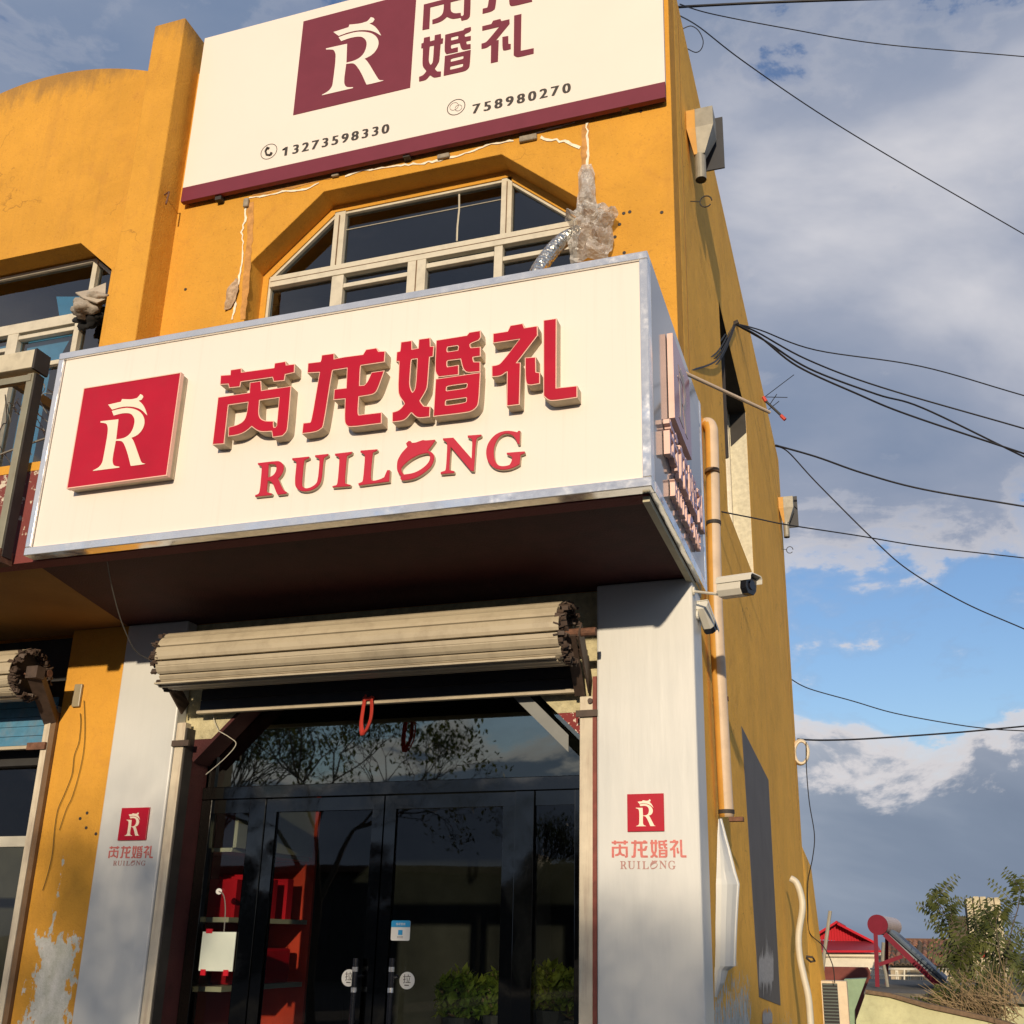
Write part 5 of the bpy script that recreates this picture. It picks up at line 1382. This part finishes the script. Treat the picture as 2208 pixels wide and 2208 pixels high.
ft = Vector((-1.028, 6.50, W(1497, 1272, X=-1.03).z - 0.03))
c1_ = W(1588, 1266, Y=6.25)
kn = W(1570, 1284, Y=6.27)
seccam('a', c1_, (0.86, -0.42, -0.10), 0.22, 0.12, 'white bullet camera with black face pointing right from the corner pillar', [ft, kn, kn + Vector((0.012, 0, 0.05))], ft)
ft2 = Vector((-1.028, 6.62, 3.66))
seccam('b', W(1522, 1332, Y=6.72), (0.15, 0.80, -0.62), 0.22, 0.085, 'white bullet camera pointing down along the side wall below the other one', [ft2, W(1508, 1300, Y=6.66), W(1514, 1318, Y=6.7)], ft2)

# white pvc pipe on the side wall, coiled cable, small ring
Yp = 12.6
q = lambda x, y: W(x, y, X=-0.98)
pts = [W(x, y, Y=Yp) for x, y in ((1704, 1894), (1717, 1903), (1727, 1930), (1730, 1960), (1722, 2015), (1724, 2060), (1733, 2105), (1743, 2150), (1748, 2208), (1750, 2260))]
single('bent_white_pipe', MB().tube(spl(pts, 6), 0.038, 12), PVCW, 'bent white plastic pipe rising out of the lower side wall', 'pipe', smooth=True)
c = W(1728, 1620, X=-0.93)
mb = MB()
for k in range(3):
    rgp = []
    for i in range(25):
        a = 2 * math.pi * i / 24; rgp.append(W(1726 + math.cos(a) * (17 - k * 1.2) + k, 1622 + math.sin(a) * (26 - k), Y=16.2 - 0.03 * k))
    mb.tube(rgp, 0.022, 6)
single('cable_coil', mb, simple('cream_cable', (0.62, 0.55, 0.42), 0.5), 'cream cable coil hanging at the far edge of the side wall', 'cable coil')
single('cable_drop', MB().tube(spl([W(1738, 1600, Y=16.1), W(1739, 1660, Y=16.1), W(1745, 1730, Y=16.1), W(1756, 1800, Y=16.1), W(1752, 1850, Y=16.1), W(1742, 1900, Y=16.3), W(1742, 1960, Y=16.4), W(1745, 2010, Y=16.5), W(1775, 2040, Y=16.8), W(1795, 2080, Y=16.8), W(1800, 2120, Y=16.8)]), 0.008, 5), CABLE, 'thin dark cable dropping from the cream coil down past the rear extension', 'cable')
single('iron_ring', MB().tube([W(1738, 2062, Y=15.2), W(1752, 2064, Y=15.2), W(1757, 2072, Y=15.3), W(1748, 2074, Y=15.3), W(1739, 2066, Y=15.2)], 0.014, 6), DARKM, 'small dark iron ring on the lower rear wall', 'ring')

# ------------------------------------------------------------------ overhead cables
def cable(px, r, label, Ys, mat_=CABLE, group='overhead cables across the sky', jit=0):
    pts = [W(x, y, Y=Ys[0] + (Ys[1] - Ys[0]) * i / (len(px) - 1)) for i, (x, y) in enumerate(px)]
    d = (pts[-1] - pts[-2]); pts.append(pts[-1] + d * 1.5)
    d0 = None
    return single('overhead_cable', MB().tube(spl(pts, 8), r, 6), mat_, label, 'cable', group)
cable([(1440, 17), (1500, 13), (1640, 6), (1840, -1), (2100, -8)], 0.014, 'thick black cable almost level along the top edge of the sky', (8, 9))
cable([(1466, 9), (1535, 30), (1700, 62), (1900, 95), (2208, 122)], 0.006, 'thin cable sloping gently down right from the roof corner, topmost thin one', (8, 10))
cable([(1466, 34), (1510, 60), (1600, 130), (1760, 240), (1940, 350), (2208, 505)], 0.007, 'long straight cable descending from the roof corner to mid right', (8, 12))
lp = [(1472, 62), (1490, 56), (1506, 66), (1516, 88), (1512, 106), (1500, 113), (1482, 105)]
single('cable_loop', MB().tube(spl([W(x, y, Y=8.0) for x, y in lp], 8), 0.005, 5), CABLE, 'loose loop of thin cable hanging at the roof corner', 'cable loop')
hub = (1582, 697)
cable([hub, (1640, 712), (1760, 755), (1986, 790), (2208, 853)], 0.009, 'uppermost cable of the bundle fanning out from the insulator', (10.5, 13))
cable([hub, (1630, 715), (1740, 775), (1900, 835), (2208, 924)], 0.011, 'second cable down in the fan from the insulator', (10.5, 13))
cable([hub, (1650, 735), (1745, 795), (1890, 850), (1990, 880), (2208, 985)], 0.012, 'third cable down in the fan from the insulator', (10.5, 13))
cable([hub, (1640, 728), (1720, 790), (1850, 850), (1960, 895), (2208, 978)], 0.012, 'lowest cable of the fan from the insulator', (10.5, 12.5))
cable([(1672, 960), (1760, 985), (1860, 1020), (1990, 1055), (2208, 1092)], 0.016, 'dark cable leaving the roof edge and sagging to the right below the fan', (14.5, 16))
cable([(1672, 962), (1700, 975), (1760, 1040), (1880, 1160), (1960, 1230), (2080, 1300), (2208, 1356)], 0.010, 'steep thin cable diving from the roof edge towards the lower right', (14.5, 16))
cable([(1553, 1103), (1630, 1118), (1700, 1132), (1850, 1155), (1990, 1178), (2208, 1203)], 0.007, 'thin cable crossing in front of the side window and hopper', (8.5, 12))
cable([(1705, 1464), (1745, 1485), (1840, 1512), (1930, 1538), (2060, 1562), (2140, 1572), (2208, 1576)], 0.010, 'cable sagging over the blue gap in the clouds', (17, 19))
cable([(1720, 1594), (1770, 1596), (1850, 1594), (1960, 1587), (2080, 1578), (2208, 1566)], 0.014, 'nearly level cable running right from the cream coil', (16.2, 19))
# insulator knot and wires behind the sign
ins = thing('cable_knot', 'knot of black cables with an insulator on the side wall', 'cable knot', tuple(W(1582, 697, Y=10.4)))
mb = MB()
for i, (e, y1) in enumerate((((1466, 780), 6.95), ((1474, 790), 6.98), ((1486, 800), 7.0), ((1466, 779), 6.96), ((1470, 794), 7.1))):
    p1 = W(*e, Y=y1); p0 = W(1582 + i * 2 - 4, 697 + i, Y=10.3)
    mid = p0.lerp(p1, 0.5) + Vector((0.03, 0, -0.10 - 0.03 * i))
    mb.tube(spl([p0, mid, p1], 10), 0.008, 5)
part('lead_wires', mb, CABLE, ins)
part('insulator', MB().tube([W(1576, 702, Y=10.3), W(1592, 694, Y=10.3)], 0.03, 8), DARKM, ins)
part('wall_tie', MB().tube(spl([W(1450, 545, Y=6.6), W(1490, 590, Y=7.6), W(1540, 645, Y=9.2), W(1578, 692, Y=10.2)]), 0.005, 4), CABLE, ins)
part('curl', MB().tube(spl([W(x, y, Y=9.6) for x, y in ((1520, 706), (1528, 711), (1534, 706), (1529, 704), (1527, 710), (1540, 710), (1560, 706))]), 0.006, 4), CABLE, ins)

# neighbour's junction wires on the yellow strip
jb = thing('junction_box', 'small clear junction box with two thin wires on the yellow strip wall', 'junction box', (-5.9, 6.49, 3.0))
p = W(168, 1500, Y=6.49)
part('box', MB().box(p.x - 0.035, p.x + 0.035, 6.475, 6.499, p.z - 0.09, p.z + 0.09), simple('cloudy_plastic', (0.34, 0.29, 0.19), 0.4), jb, bevel=0.006)
w_a = [(173, 1538), (174, 1560), (170, 1600), (160, 1630), (155, 1670), (140, 1710), (125, 1745), (118, 1785), (113, 1840), (103, 1885), (92, 1920)]
w_b = [(181, 1510), (183, 1570), (180, 1620), (170, 1670), (155, 1720), (143, 1745), (128, 1790)]
mb = MB().tube(spl([W(x, y, Y=6.488) for x, y in w_a], 6), 0.0028, 5).tube(spl([W(x, y, Y=6.488) for x, y in w_b], 6), 0.0025, 5)
part('wire', mb, simple('olive_wire', (0.09, 0.07, 0.02), 0.7), jb)

# ------------------------------------------------------------------ the yard and houses beyond, lower right
# air conditioner
YA = 17.0
ac = thing('air_conditioner', 'cream outdoor air conditioner unit with dark louvres at the bottom right', 'air conditioner', tuple(W(1800, 2208, Y=YA)))
q = lambda x, y, Y=YA: W(x, y, Y=Y)
xa, xb_, zt = q(1764, 2116).x, q(1825, 2112).x, q(1790, 2115).z
part('casing', MB().box(xa, xb_, YA, YA + 0.35, zt - 1.3, zt), simple('cream_casing', (0.62, 0.52, 0.38), 0.5), ac, bevel=0.01)
lx0, lx1 = q(1775, 2160).x, q(1808, 2160).x
part('louvre_bed', MB().box(lx0, lx1, YA - 0.006, YA - 0.001, zt - 1.25, zt - 0.035), BLACKP, ac)
for i in range(26):
    zz = zt - 0.06 - i * 0.045
    part('louvre', MB().box(lx0, lx1, YA - 0.02, YA - 0.007, zz, zz + 0.016), simple('teal_grey', (0.05, 0.08, 0.08), 0.5) if i == 0 else bpy.data.materials['teal_grey'], ac)
# green low house with slab roof
YH = 19.0
gh = thing('low_green_house', 'low pale green house with a sloping wall top and concrete roof slab', 'house', tuple(W(1980, 2208, Y=YH)))
GREEN = simple('pale_green_plaster', (0.52, 0.53, 0.33), 0.85, var=0.14, vs=2.5, bump=0.4, bs=25, dirt=0.3, dirtcol=(0.25, 0.22, 0.13))
GRND = simple('mint_paint', (0.22, 0.33, 0.22), 0.7, var=0.15)
pts = [(1868, 2138), (1920, 2148), (2000, 2172), (2130, 2200), (2330, 2260), (2330, 2600), (1846, 2600), (1846, 2200)]
poly = [(lambda p: (p.x, p.z))(W(x, y, Y=YH)) for x, y in pts]
part('wall', MB().prism(poly, [], 'Y', YH, YH + 0.3), GREEN, gh)
pts = [(1820, 2112), (1868, 2110), (1842, 2180), (1846, 2600), (1820, 2600)]
poly = [(lambda p: (p.x, p.z))(W(x, y, Y=YH - 0.4)) for x, y in pts]
part('corner_post', MB().prism(poly, [], 'Y', YH - 0.4, YH + 0.1), GRND, gh)
poly = [(lambda p: (p.x, p.z))(W(x, y, Y=YH - 0.1)) for x, y in ((1858, 2126), (1870, 2126), (1868, 2142), (2000, 2176), (2130, 2206), (2330, 2266), (2330, 2245), (2060, 2190), (1990, 2160), (1900, 2138))]
part('wall_coping', MB().prism([(lambda p: (p.x, p.z))(W(x, y, Y=YH - 0.06)) for x, y in ((1866, 2134), (1920, 2142), (2000, 2164), (2130, 2192), (2330, 2250), (2330, 2262), (2130, 2202), (2000, 2174), (1920, 2150), (1866, 2142))], [], 'Y', YH - 0.08, YH + 0.35), simple('brown_coping', (0.16, 0.11, 0.07), 0.9, var=0.3, vs=20), gh)
zr = W(1960, 2126, Y=24).z
SLAB = simple('grey_roof_slab', (0.13, 0.12, 0.10), 0.9, var=0.2)
xa = W(1862, 2128, Y=20.5).x
part('roof_slab', MB().box(xa, 4.2, 20.5, 28, zr - 0.12, zr), SLAB, gh)
part('roof_wall', MB().box(xa + 0.1, 4.0, 20.8, 21.0, zr - 2.5, zr - 0.121), GREEN, gh)
# solar water heater
YS = 22.5
so = thing('solar_water_heater', 'maroon solar water heater with a round tank and sloping collector on the roof slab', 'solar heater', tuple(W(1960, 2128, Y=YS)))
q = lambda x, y, Y=YS: W(x, y, Y=Y)
MRN = simple('maroon_enamel', (0.17, 0.012, 0.03), 0.6, var=0.08, spec=0.15)
TANK = simple('pinkish_white_tank', (0.52, 0.42, 0.38), 0.45, var=0.12, vs=5)
c0 = q(1892, 1994); c1 = W(1925, 1998, Y=YS + 2.4)
rad = (q(1870, 1994) - q(1914, 1994)).length / 2
part('tank_cap', MB().tube([c0, c0.lerp(c1, 0.03)], rad, 32), MRN, so)
part('tank', MB().tube([c0.lerp(c1, 0.031), c1], rad * 0.97, 32), TANK, so, smooth=False)
part('front_leg', MB().bar(q(1888, 2014), q(1892, 2128), 0.08), MRN, so)
part('front_leg', MB().bar(W(1912, 2010, Y=YS + 1.9), W(1912, 2124, Y=YS + 1.9), 0.07), MRN, so)
part('sloping_rail', MB().bar(q(1907, 2014), q(2026, 2128), 0.10), MRN, so)
part('cross_brace', MB().bar(q(1895, 2080), q(1946, 2062), 0.07), MRN, so)
# collector: flat bed of tubes reaching back
a0, a1 = q(1916, 2014), q(2036, 2122)
bk = Vector((0.12, 2.2, 0.0))
mb = MB(); mb.poly([a0, a1, a1 + bk, a0 + bk])
o_ = part('collector_panel', mb, simple('collector_backing', (0.16, 0.19, 0.22), 0.35), so); s_ = o_.modifiers.new('s', 'SOLIDIFY'); s_.thickness = 0.05
for i in range(16):
    f = bk * ((i + 0.5) / 16)
    part('glass_tube', MB().tube([a0 + f + Vector((0.03, 0, 0.05)), a1 + f + Vector((0.03, 0, 0.05))], 0.045, 8), simple('vacuum_tube', (0.10, 0.13, 0.17), 0.1) if i == 0 else bpy.data.materials['vacuum_tube'], so)
part('silver_pipe', MB().tube([q(1905, 2032), q(1903, 2070), q(1910, 2100), q(1914, 2128)], 0.035, 8), GALV, so)
# metal pole leaning
single('leaning_pole', MB().tube([W(1790, 1964, Y=18.5), W(1777, 2060, Y=18.5), W(1772, 2110, Y=18.5)], 0.03, 8), simple('galv_pole', (0.42, 0.40, 0.34), 0.4, metal=0.4), 'pale galvanised pole leaning in front of the red roofed house', 'pole')
# red roofed house
YR = 42
rh = thing('red_roofed_house', 'white house with a bright red ribbed metal gable roof', 'house', tuple(W(1840, 2140, Y=YR)))
q = lambda x, y, Y=YR: tuple(W(x, y, Y=Y))
RROOF = simple('red_metal_roof', (0.48, 0.012, 0.025), 0.6, var=0.06, vs=1, spec=0.15)
RROOF2 = simple('red_eave_paint', (0.28, 0.03, 0.045), 0.5, var=0.06, vs=1)
apex = W(1808, 1992, Y=YR); gl, gr = W(1757, 2024, Y=YR), W(1890, 2034, Y=YR)
mb = MB().prism([(gl.x, gl.z), (apex.x, apex.z), (gr.x, gr.z - 0.05)], [], 'Y', YR + 0.1, YR + 0.25)
part('gable', mb, RROOF, rh)
for i in range(22):
    x = gl.x + (gr.x - gl.x) * (i + 0.5) / 22
    zt = (apex.z - (apex.x - x) * (apex.z - gl.z) / (apex.x - gl.x)) if x < apex.x else (apex.z - (x - apex.x) * (apex.z - gr.z) / (gr.x - apex.x))
    if zt - gl.z > 0.06: part('gable_rib', MB().box(x - 0.03, x + 0.03, YR + 0.03, YR + 0.099, min(gl.z, gr.z), zt - 0.03), RROOF, rh)
mb = MB(); bk = Vector((0, 9, 0.0)); fr_ = Vector((0, -0.5, 0.04))
for a_, b_ in ((apex, gr), (apex, gl)):
    mb.poly([a_ + fr_, b_ + fr_, b_ + bk, a_ + bk])
o_ = part('roof_sheet', mb, RROOF, rh); s_ = o_.modifiers.new('s', 'SOLIDIFY'); s_.thickness = 0.08
# skirt roof below the gable
e0, e1, e2, e3 = W(1757, 2028, Y=YR - 0.2), W(1888, 2030, Y=YR - 0.2), W(1900, 2050, Y=YR - 1.6), W(1740, 2050, Y=YR - 1.6)
mb = MB(); mb.poly([e0, e1, e2, e3]); o_ = part('skirt_roof', mb, RROOF2, rh); s_ = o_.modifiers.new('s', 'SOLIDIFY'); s_.thickness = 0.05
part('eave_edge', MB().bar(W(1740, 2051.5, Y=YR - 1.6), W(1900, 2051.5, Y=YR - 1.6), 0.05, 0.07), RROOF, rh)
WH = simple('cream_house_wall', (0.72, 0.67, 0.54), 0.8, var=0.05)
a_, b_ = W(1740, 2054, Y=YR - 1.3), W(1902, 2054, Y=YR - 1.3)
part('wall', MB().box(a_.x, b_.x, YR - 1.3, YR + 8, -3.0, a_.z), WH, rh)
part('wall_moulding', MB().box(a_.x, b_.x + 0.05, YR - 1.4, YR - 1.301, W(1800, 2064, Y=YR - 1.3).z, W(1800, 2061, Y=YR - 1.3).z), simple('tan_mould', (0.42, 0.36, 0.27), 0.8), rh)
# maroon low wall in front
a_, b_ = W(1740, 2084, Y=30), W(1875, 2086, Y=30)
c_ = W(1880, 2110, Y=30)
single('maroon_wall', MB().prism([(a_.x, a_.z), (b_.x - 0.05, b_.z), (b_.x, b_.z - 0.08), (c_.x, c_.z - 0.1), (c_.x, -3.0), (a_.x, -3.0)], [], 'Y', 30, 30.3), simple('maroon_brick', (0.17, 0.045, 0.035), 0.85, var=0.2, vs=5), 'low dark red wall between the yellow building and the solar heater', 'wall')
# tiled roof house
YT = 36
th_ = thing('tiled_roof_house', 'old low house with a ragged brown tiled roof behind the solar heater', 'house', tuple(W(2000, 2110, Y=YT)))
TILE = [simple('roof_tile_%d' % i, c, 0.85, var=0.25, vs=6) for i, c in enumerate(((0.20, 0.085, 0.055), (0.13, 0.07, 0.045), (0.28, 0.14, 0.09), (0.09, 0.07, 0.05)))]
for i, n_ in enumerate(('red_brown_tile', 'brown_tile', 'pale_red_tile', 'dark_tile')): TILE[i].name = n_
r_ = random.Random(9)
p0, p1 = W(1915, 2030, Y=YT + 2), W(2180, 2034, Y=YT + 2); e0, e1 = W(1905, 2082, Y=YT), W(2190, 2084, Y=YT)
mb = MB(); mb.poly([p0, p1, e1, e0]); o_ = part('roof_deck', mb, TILE[3], th_)
rows, cols = 12, 24
meshes = {}
for j in range(rows):
    for i in range(cols):
        if r_.random() < 0.07: continue
        u = (i + 0.5 + r_.uniform(-.12, .12)) / cols; v = (j + 0.5 + r_.uniform(-.1, .1)) / rows
        c = p0.lerp(p1, u).lerp(e0.lerp(e1, u), v) + Vector((0, 0, 0.05))
        key = (i * 7 + j * 3 + int(r_.random() * 9)) % 4
        if key not in meshes:
            m_ = MB()
            w = (p1.x - p0.x) / cols * 0.46; l_ = (e0 - p0).length / rows * 0.62
            for s0, s1, z0_, z1_ in ((-1, -.3, 0, .05), (-.3, .3, .05, .05), (.3, 1, .05, 0)):
                m_.poly([(w * s0, -l_, z0_), (w * s1, -l_, z1_), (w * s1, l_, z1_), (w * s0, l_, z0_)])
                m_.poly([(w * s0, -l_, z0_ - .05), (w * s1, -l_, z1_ - .05), (w * s1, -l_, z1_), (w * s0, -l_, z0_)])
            meshes[key] = newmesh('tile', m_, TILE[key])
        o_ = bpy.data.objects.new('roof_tile', meshes[key]); COL.objects.link(o_); o_.parent = th_
        o_.location = c - th_.location
        o_.rotation_euler = (math.atan2(p0.z - e0.z, p0.y - e0.y), r_.uniform(-.06, .06), r_.uniform(-.08, .08))
part('ridge', MB().bar(p0 + Vector((0, 0, .05)), p1 + Vector((0, 0, .05)), 0.16, 0.12), TILE[1], th_)
part('wall', MB().box(e0.x + 0.2, e1.x - 0.3, YT + 0.3, YT + 5, -3, e0.z + 0.1), simple('old_cream_wall', (0.45, 0.38, 0.27), 0.85, var=0.2, vs=2), th_)
for i in range(5):
    x = 1930 + i * 26
    a_ = W(x, 2092, Y=YT + 0.28); b_ = W(x + 9, 2122, Y=YT + 0.28)
    f = part('window', MB().box(a_.x, b_.x, YT + 0.24, YT + 0.299, b_.z, a_.z), PVCW, th_)
    part('pane', MB().box(a_.x + 0.05, b_.x - 0.05, YT + 0.22, YT + 0.239, b_.z + 0.05, a_.z - 0.05), simple('dark_pane', (0.03, 0.035, 0.04), 0.2) if i == 0 else bpy.data.materials['dark_pane'], f)
# far pale roof
a_, b_ = W(1938, 2028, Y=60), W(1995, 2034, Y=60)
single('far_orange_roof', MB().prism([(a_.x, a_.z - .6), (W(1945, 2024, Y=60).x, W(1945, 2024, Y=60).z), (W(1975, 2026, Y=60).x, W(1975, 2026, Y=60).z), (b_.x, b_.z - .6)], [], 'Y', 60, 64), simple('pale_orange_roof', (0.45, 0.24, 0.14), 0.8), 'pale orange roof top just visible over the tiled roof', 'roof')
# white railing
rl = thing('white_railing', 'thin white pipe railing in front of the tiled house', 'railing', tuple(W(1990, 2120, Y=28)))
q = lambda x, y: W(x, y, Y=28)
part('top_rail', MB().tube([q(1876, 2089), q(2230, 2092)], 0.025, 6), PVCW, rl)
part('mid_rail', MB().tube([q(1876, 2103), q(2230, 2106)], 0.02, 6), PVCW, rl)
for x in (1882, 1950, 2020, 2090, 2160, 2205): part('post', MB().tube([q(x, 2088), q(x, 2135)], 0.022, 6), PVCW, rl)
# concrete stumps
ch = thing('concrete_pillar', 'pale ribbed concrete pillar with a dark block beside it behind the shrub', 'pillar', tuple(W(2120, 2050, Y=27)))
q = lambda x, y, Y=27: W(x, y, Y=Y)
CONC = simple('pale_ribbed_concrete', (0.55, 0.49, 0.34), 0.9, var=0.2, vs=7, dirt=0.4)
z1_ = q(2110, 1932).z; zb_ = q(2110, 2100).z
n = 5; x0_, x1_ = q(2084, 1960).x, q(2160, 1960).x
for i in range(n):
    a_ = x0_ + (x1_ - x0_) * i / n
    part('rib', MB().box(a_ + 0.012, a_ + (x1_ - x0_) / n - 0.012, 27 - 0.05 * (i % 2), 27.7, zb_ - 2, z1_ - r_.uniform(0, 0.05)), CONC, ch, bevel=0.015)
part('core', MB().box(x0_ + 0.005, x1_ - 0.005, 27.05, 27.6, zb_ - 2, z1_ - 0.08), TILE[3], ch)
part('dark_block', MB().box(q(2050, 2000).x, x0_ - 0.01, 27.2, 27.9, zb_ - 2, q(2060, 1975).z), simple('brown_dark_block', (0.085, 0.065, 0.045), 0.9, var=0.3), ch)
single('red_lamp', MB().tube([W(2117, 2050, Y=24), W(2117, 2066, Y=24)], 0.06, 10), RIBBON, 'small orange red lantern in the shrub', 'lantern')

# shrub with compound leaves and dry stems
def frond(mb, base, d, L, r, droop=0.4, leafs=9, ls=0.09):
    pts = []; p = Vector(base); dd = Vector(d).normalized()
    for i in range(7):
        pts.append(p.copy()); p += dd * L / 6; dd = (dd + Vector((0, 0, -droop * 0.12)) + Vector((r.uniform(-.05, .05), r.uniform(-.05, .05), 0))).normalized()
    for k in range(leafs * 2):
        t = 0.15 + 0.85 * k / (leafs * 2); i = min(5, int(t * 6)); f = t * 6 - i
        c = pts[i].lerp(pts[i + 1], f); dd = (pts[i + 1] - pts[i]).normalized()
        sd = dd.cross(Vector((r.uniform(-.5, .5), -1, r.uniform(-.3, .3)))).normalized() * (1 if k % 2 else -1)
        l = ls * (1 - 0.45 * t) * r.uniform(0.7, 1.2); w = dd * l * 0.20
        tip = c + sd * l + dd * l * 0.25 + Vector((0, r.uniform(-.03, .03), -l * 0.25))
        m_ = c.lerp(tip, 0.45)
        mb.poly([c, m_ + w, tip, m_ - w])
    return pts
def shrub(base, H, nst, seed, label, spread=0.5, ls=0.13):
    r = random.Random(seed)
    t = thing('leafy_shrub', label, 'shrub', tuple(base))
    ml, ms = MB(), MB()
    for s in range(nst):
        a = r.uniform(0, 6.28); q = r.random() ** 0.5
        dirv = Vector((math.cos(a) * spread * q * 1.5, math.sin(a) * spread * q, 1.0)).normalized()
        h = H * r.uniform(0.45, 1.0)
        p = Vector(base) + Vector((math.cos(a) * 0.35 * q, math.sin(a) * 0.25 * q, 0)); pts = [p.copy()]
        for i in range(8):
            dirv = (dirv + Vector((r.uniform(-.1, .1), r.uniform(-.1, .1), 0))).normalized()
            p = p + dirv * h / 8; pts.append(p.copy())
        ms.tube(pts, 0.022, 5, r2=0.007)
        for i in range(2, 9):
            for k in range((1 if i < 6 else 2) if i < 8 else 4):
                aa = r.uniform(0, 6.28)
                d2 = Vector((math.cos(aa), math.sin(aa) * 0.8, r.uniform(0.5, 1.8)))
                fp = frond(ml, pts[i], d2, r.uniform(0.35, 0.75), r, 0.8, 8, ls)
                ms.tube(fp, 0.006, 3, r2=0.003)
    part('leaves', ml, LEAF, t); part('stems', ms, BARK, t)
    return t
shrub(W(2150, 2215, Y=21), 2.35, 8, 5, 'tall leafy shrub with fern like fronds at the lower right edge of the photo', 0.42, 0.17)
shrub(W(2085, 2230, Y=20), 0.55, 7, 8, 'lower dark green shrub growing over the sloping wall', 0.5, 0.16)
shrub(W(2235, 2190, Y=22), 1.7, 7, 11, 'shrub at the extreme right edge behind the tall one', 0.4, 0.12)
mb = MB(); r_ = random.Random(77)
for i in range(330):
    x, y = r_.uniform(2050, 2208), r_.uniform(2120, 2225)
    if y < 2130 + (2208 - x) * 0.25: continue
    c = W(x, y, Y=19.4 + r_.uniform(-0.3, 0.3))
    d = Vector((r_.uniform(-1, 0.3), r_.uniform(-.3, .3), r_.uniform(-0.2, 1.0))).normalized() * r_.uniform(0.3, 0.8)
    mb.tube([c, c + d * 0.5 + Vector((0, 0, 0.02)), c + d], 0.008, 3, r2=0.003)
tag(part('dry_brushwood', mb, TWIG), 'dry brushwood and twigs heaped over the wall under the shrub', 'brushwood', kind='stuff')

# ------------------------------------------------------------------ across the street (behind the viewer): seen in the glass, shades the shopfront
def bare_tree(base, H, seed, label, name='street_tree', spread=0.55, leaves=0, depth=6, r0=0.13):
    r = random.Random(seed); t = thing(name, label, 'tree', tuple(base), 'trees across the street')
    mt, mw, ml = MB(), MB(), MB()
    def grow(p, d, L, rad, lv):
        pts = [p.copy()]
        for i in range(3):
            d = (d + Vector((r.uniform(-.15, .15), r.uniform(-.15, .15), r.uniform(-.05, .12)))).normalized()
            p = p + d * L / 3; pts.append(p.copy())
        (mt if lv <= 1 else mw).tube(pts, rad, 7 if lv < 2 else 3, cap=False, r2=rad * 0.68)
        if lv >= depth - 1 and leaves:
            for k in range(leaves):
                c = p + Vector((r.uniform(-.25, .25), r.uniform(-.25, .25), r.uniform(-.2, .2))); s_ = r.uniform(0.05, 0.09)
                rt = Matrix.Rotation(r.uniform(0, 6.28), 3, 'Z') @ Matrix.Rotation(r.uniform(-1.3, 1.3), 3, 'X')
                ml.poly([rt @ Vector(q_) + c for q_ in ((-s_ * .5, 0, 0), (0, -s_, 0), (s_ * .5, 0, 0), (0, s_, 0))])
        if lv >= depth: return
        nb_ = 3 if lv < 3 else r.choice((2, 3))
        for k in range(nb_):
            a = r.uniform(0, 6.28); sp = r.uniform(0.3, 0.9) * spread * 1.6
            u = d.orthogonal().normalized(); v = d.cross(u)
            d2 = (d + (u * math.cos(a) + v * math.sin(a)) * sp + Vector((0, 0, 0.05))).normalized()
            grow(p, d2, L * r.uniform(0.62, 0.82), rad * 0.62, lv + 1)
    grow(Vector(base), Vector((0, 0, 1)), H * 0.30, r0, 0)
    part('trunk', mt, BARK, t, smooth=True); part('twigs', mw, BARK, t)
    if leaves: part('leaves', ml, LEAF, t)
    return t
bare_tree((-10.6, -5.5, 0), 7.4, 14, 'bare branched street tree mirrored in the fanlight at the left', leaves=1, depth=8, r0=0.10, spread=0.72)
bare_tree((-17.0, -10.0, 0), 8.4, 2, 'second bare street tree mirrored in the fanlight, further left', leaves=3, depth=7)
bare_tree((-12.0, -22.0, 0), 6.0, 6, 'bare street tree beside the low white building across the street', leaves=2)
for i, (x, y, h) in enumerate(((1.6, -14.5, 7.6), (4.4, -15.0, 7.3), (-1.2, -15.5, 7.7), (-3.8, -14.8, 7.5))):
    bare_tree((x, y, 0), h, 30 + i, ('leafy street tree straight behind the viewer', 'leafy street tree behind the viewer to the right', 'leafy street tree behind the viewer to the left', 'leafy street tree farthest left of the row behind the viewer')[i], leaves=3, depth=6)
ob = thing('opposite_building', 'plain two storey building across the street facing the shop', 'building', (4, -26, 0))
OW = simple('opposite_wall', (0.40, 0.36, 0.30), 0.85, var=0.1)
part('wall', MB().box(-6, 16, -34, -26, 0, 7.6), OW, ob)
for k in range(8):
    for j in range(2):
        x = -4.8 + k * 2.6; z = 1.3 + j * 3.3
        f = part('window', MB().box(x, x + 1.3, -25.99, -25.95, z, z + 1.5), PVCW, ob)
        part('pane', MB().box(x + 0.06, x + 1.24, -25.949, -25.94, z + 0.06, z + 1.44), bpy.data.materials['dark_pane'], f)
lb = thing('opposite_low_house', 'low tiled white house across the street mirrored in the door glass', 'building', (-18, -24, 0))
part('wall', MB().box(-26, -9.5, -30, -24, 0, 3.9), simple('opp_grey', (0.05, 0.05, 0.05), 0.8), lb)
part('wall', MB().box(-12.4, -11.5, -23.99, -22.5, 0, 4.4), simple('opp_tiles', (0.34, 0.30, 0.22), 0.6), lb)
part('roof', MB().box(-26.3, -9.2, -30.3, -23.6, 3.901, 4.15), TILE[1], lb)
for k in range(4):
    x = -24.5 + k * 2.7
    part('window', MB().box(x, x + 1.5, -23.99, -23.95, 1.1, 2.7), bpy.data.materials['dark_pane'], lb)
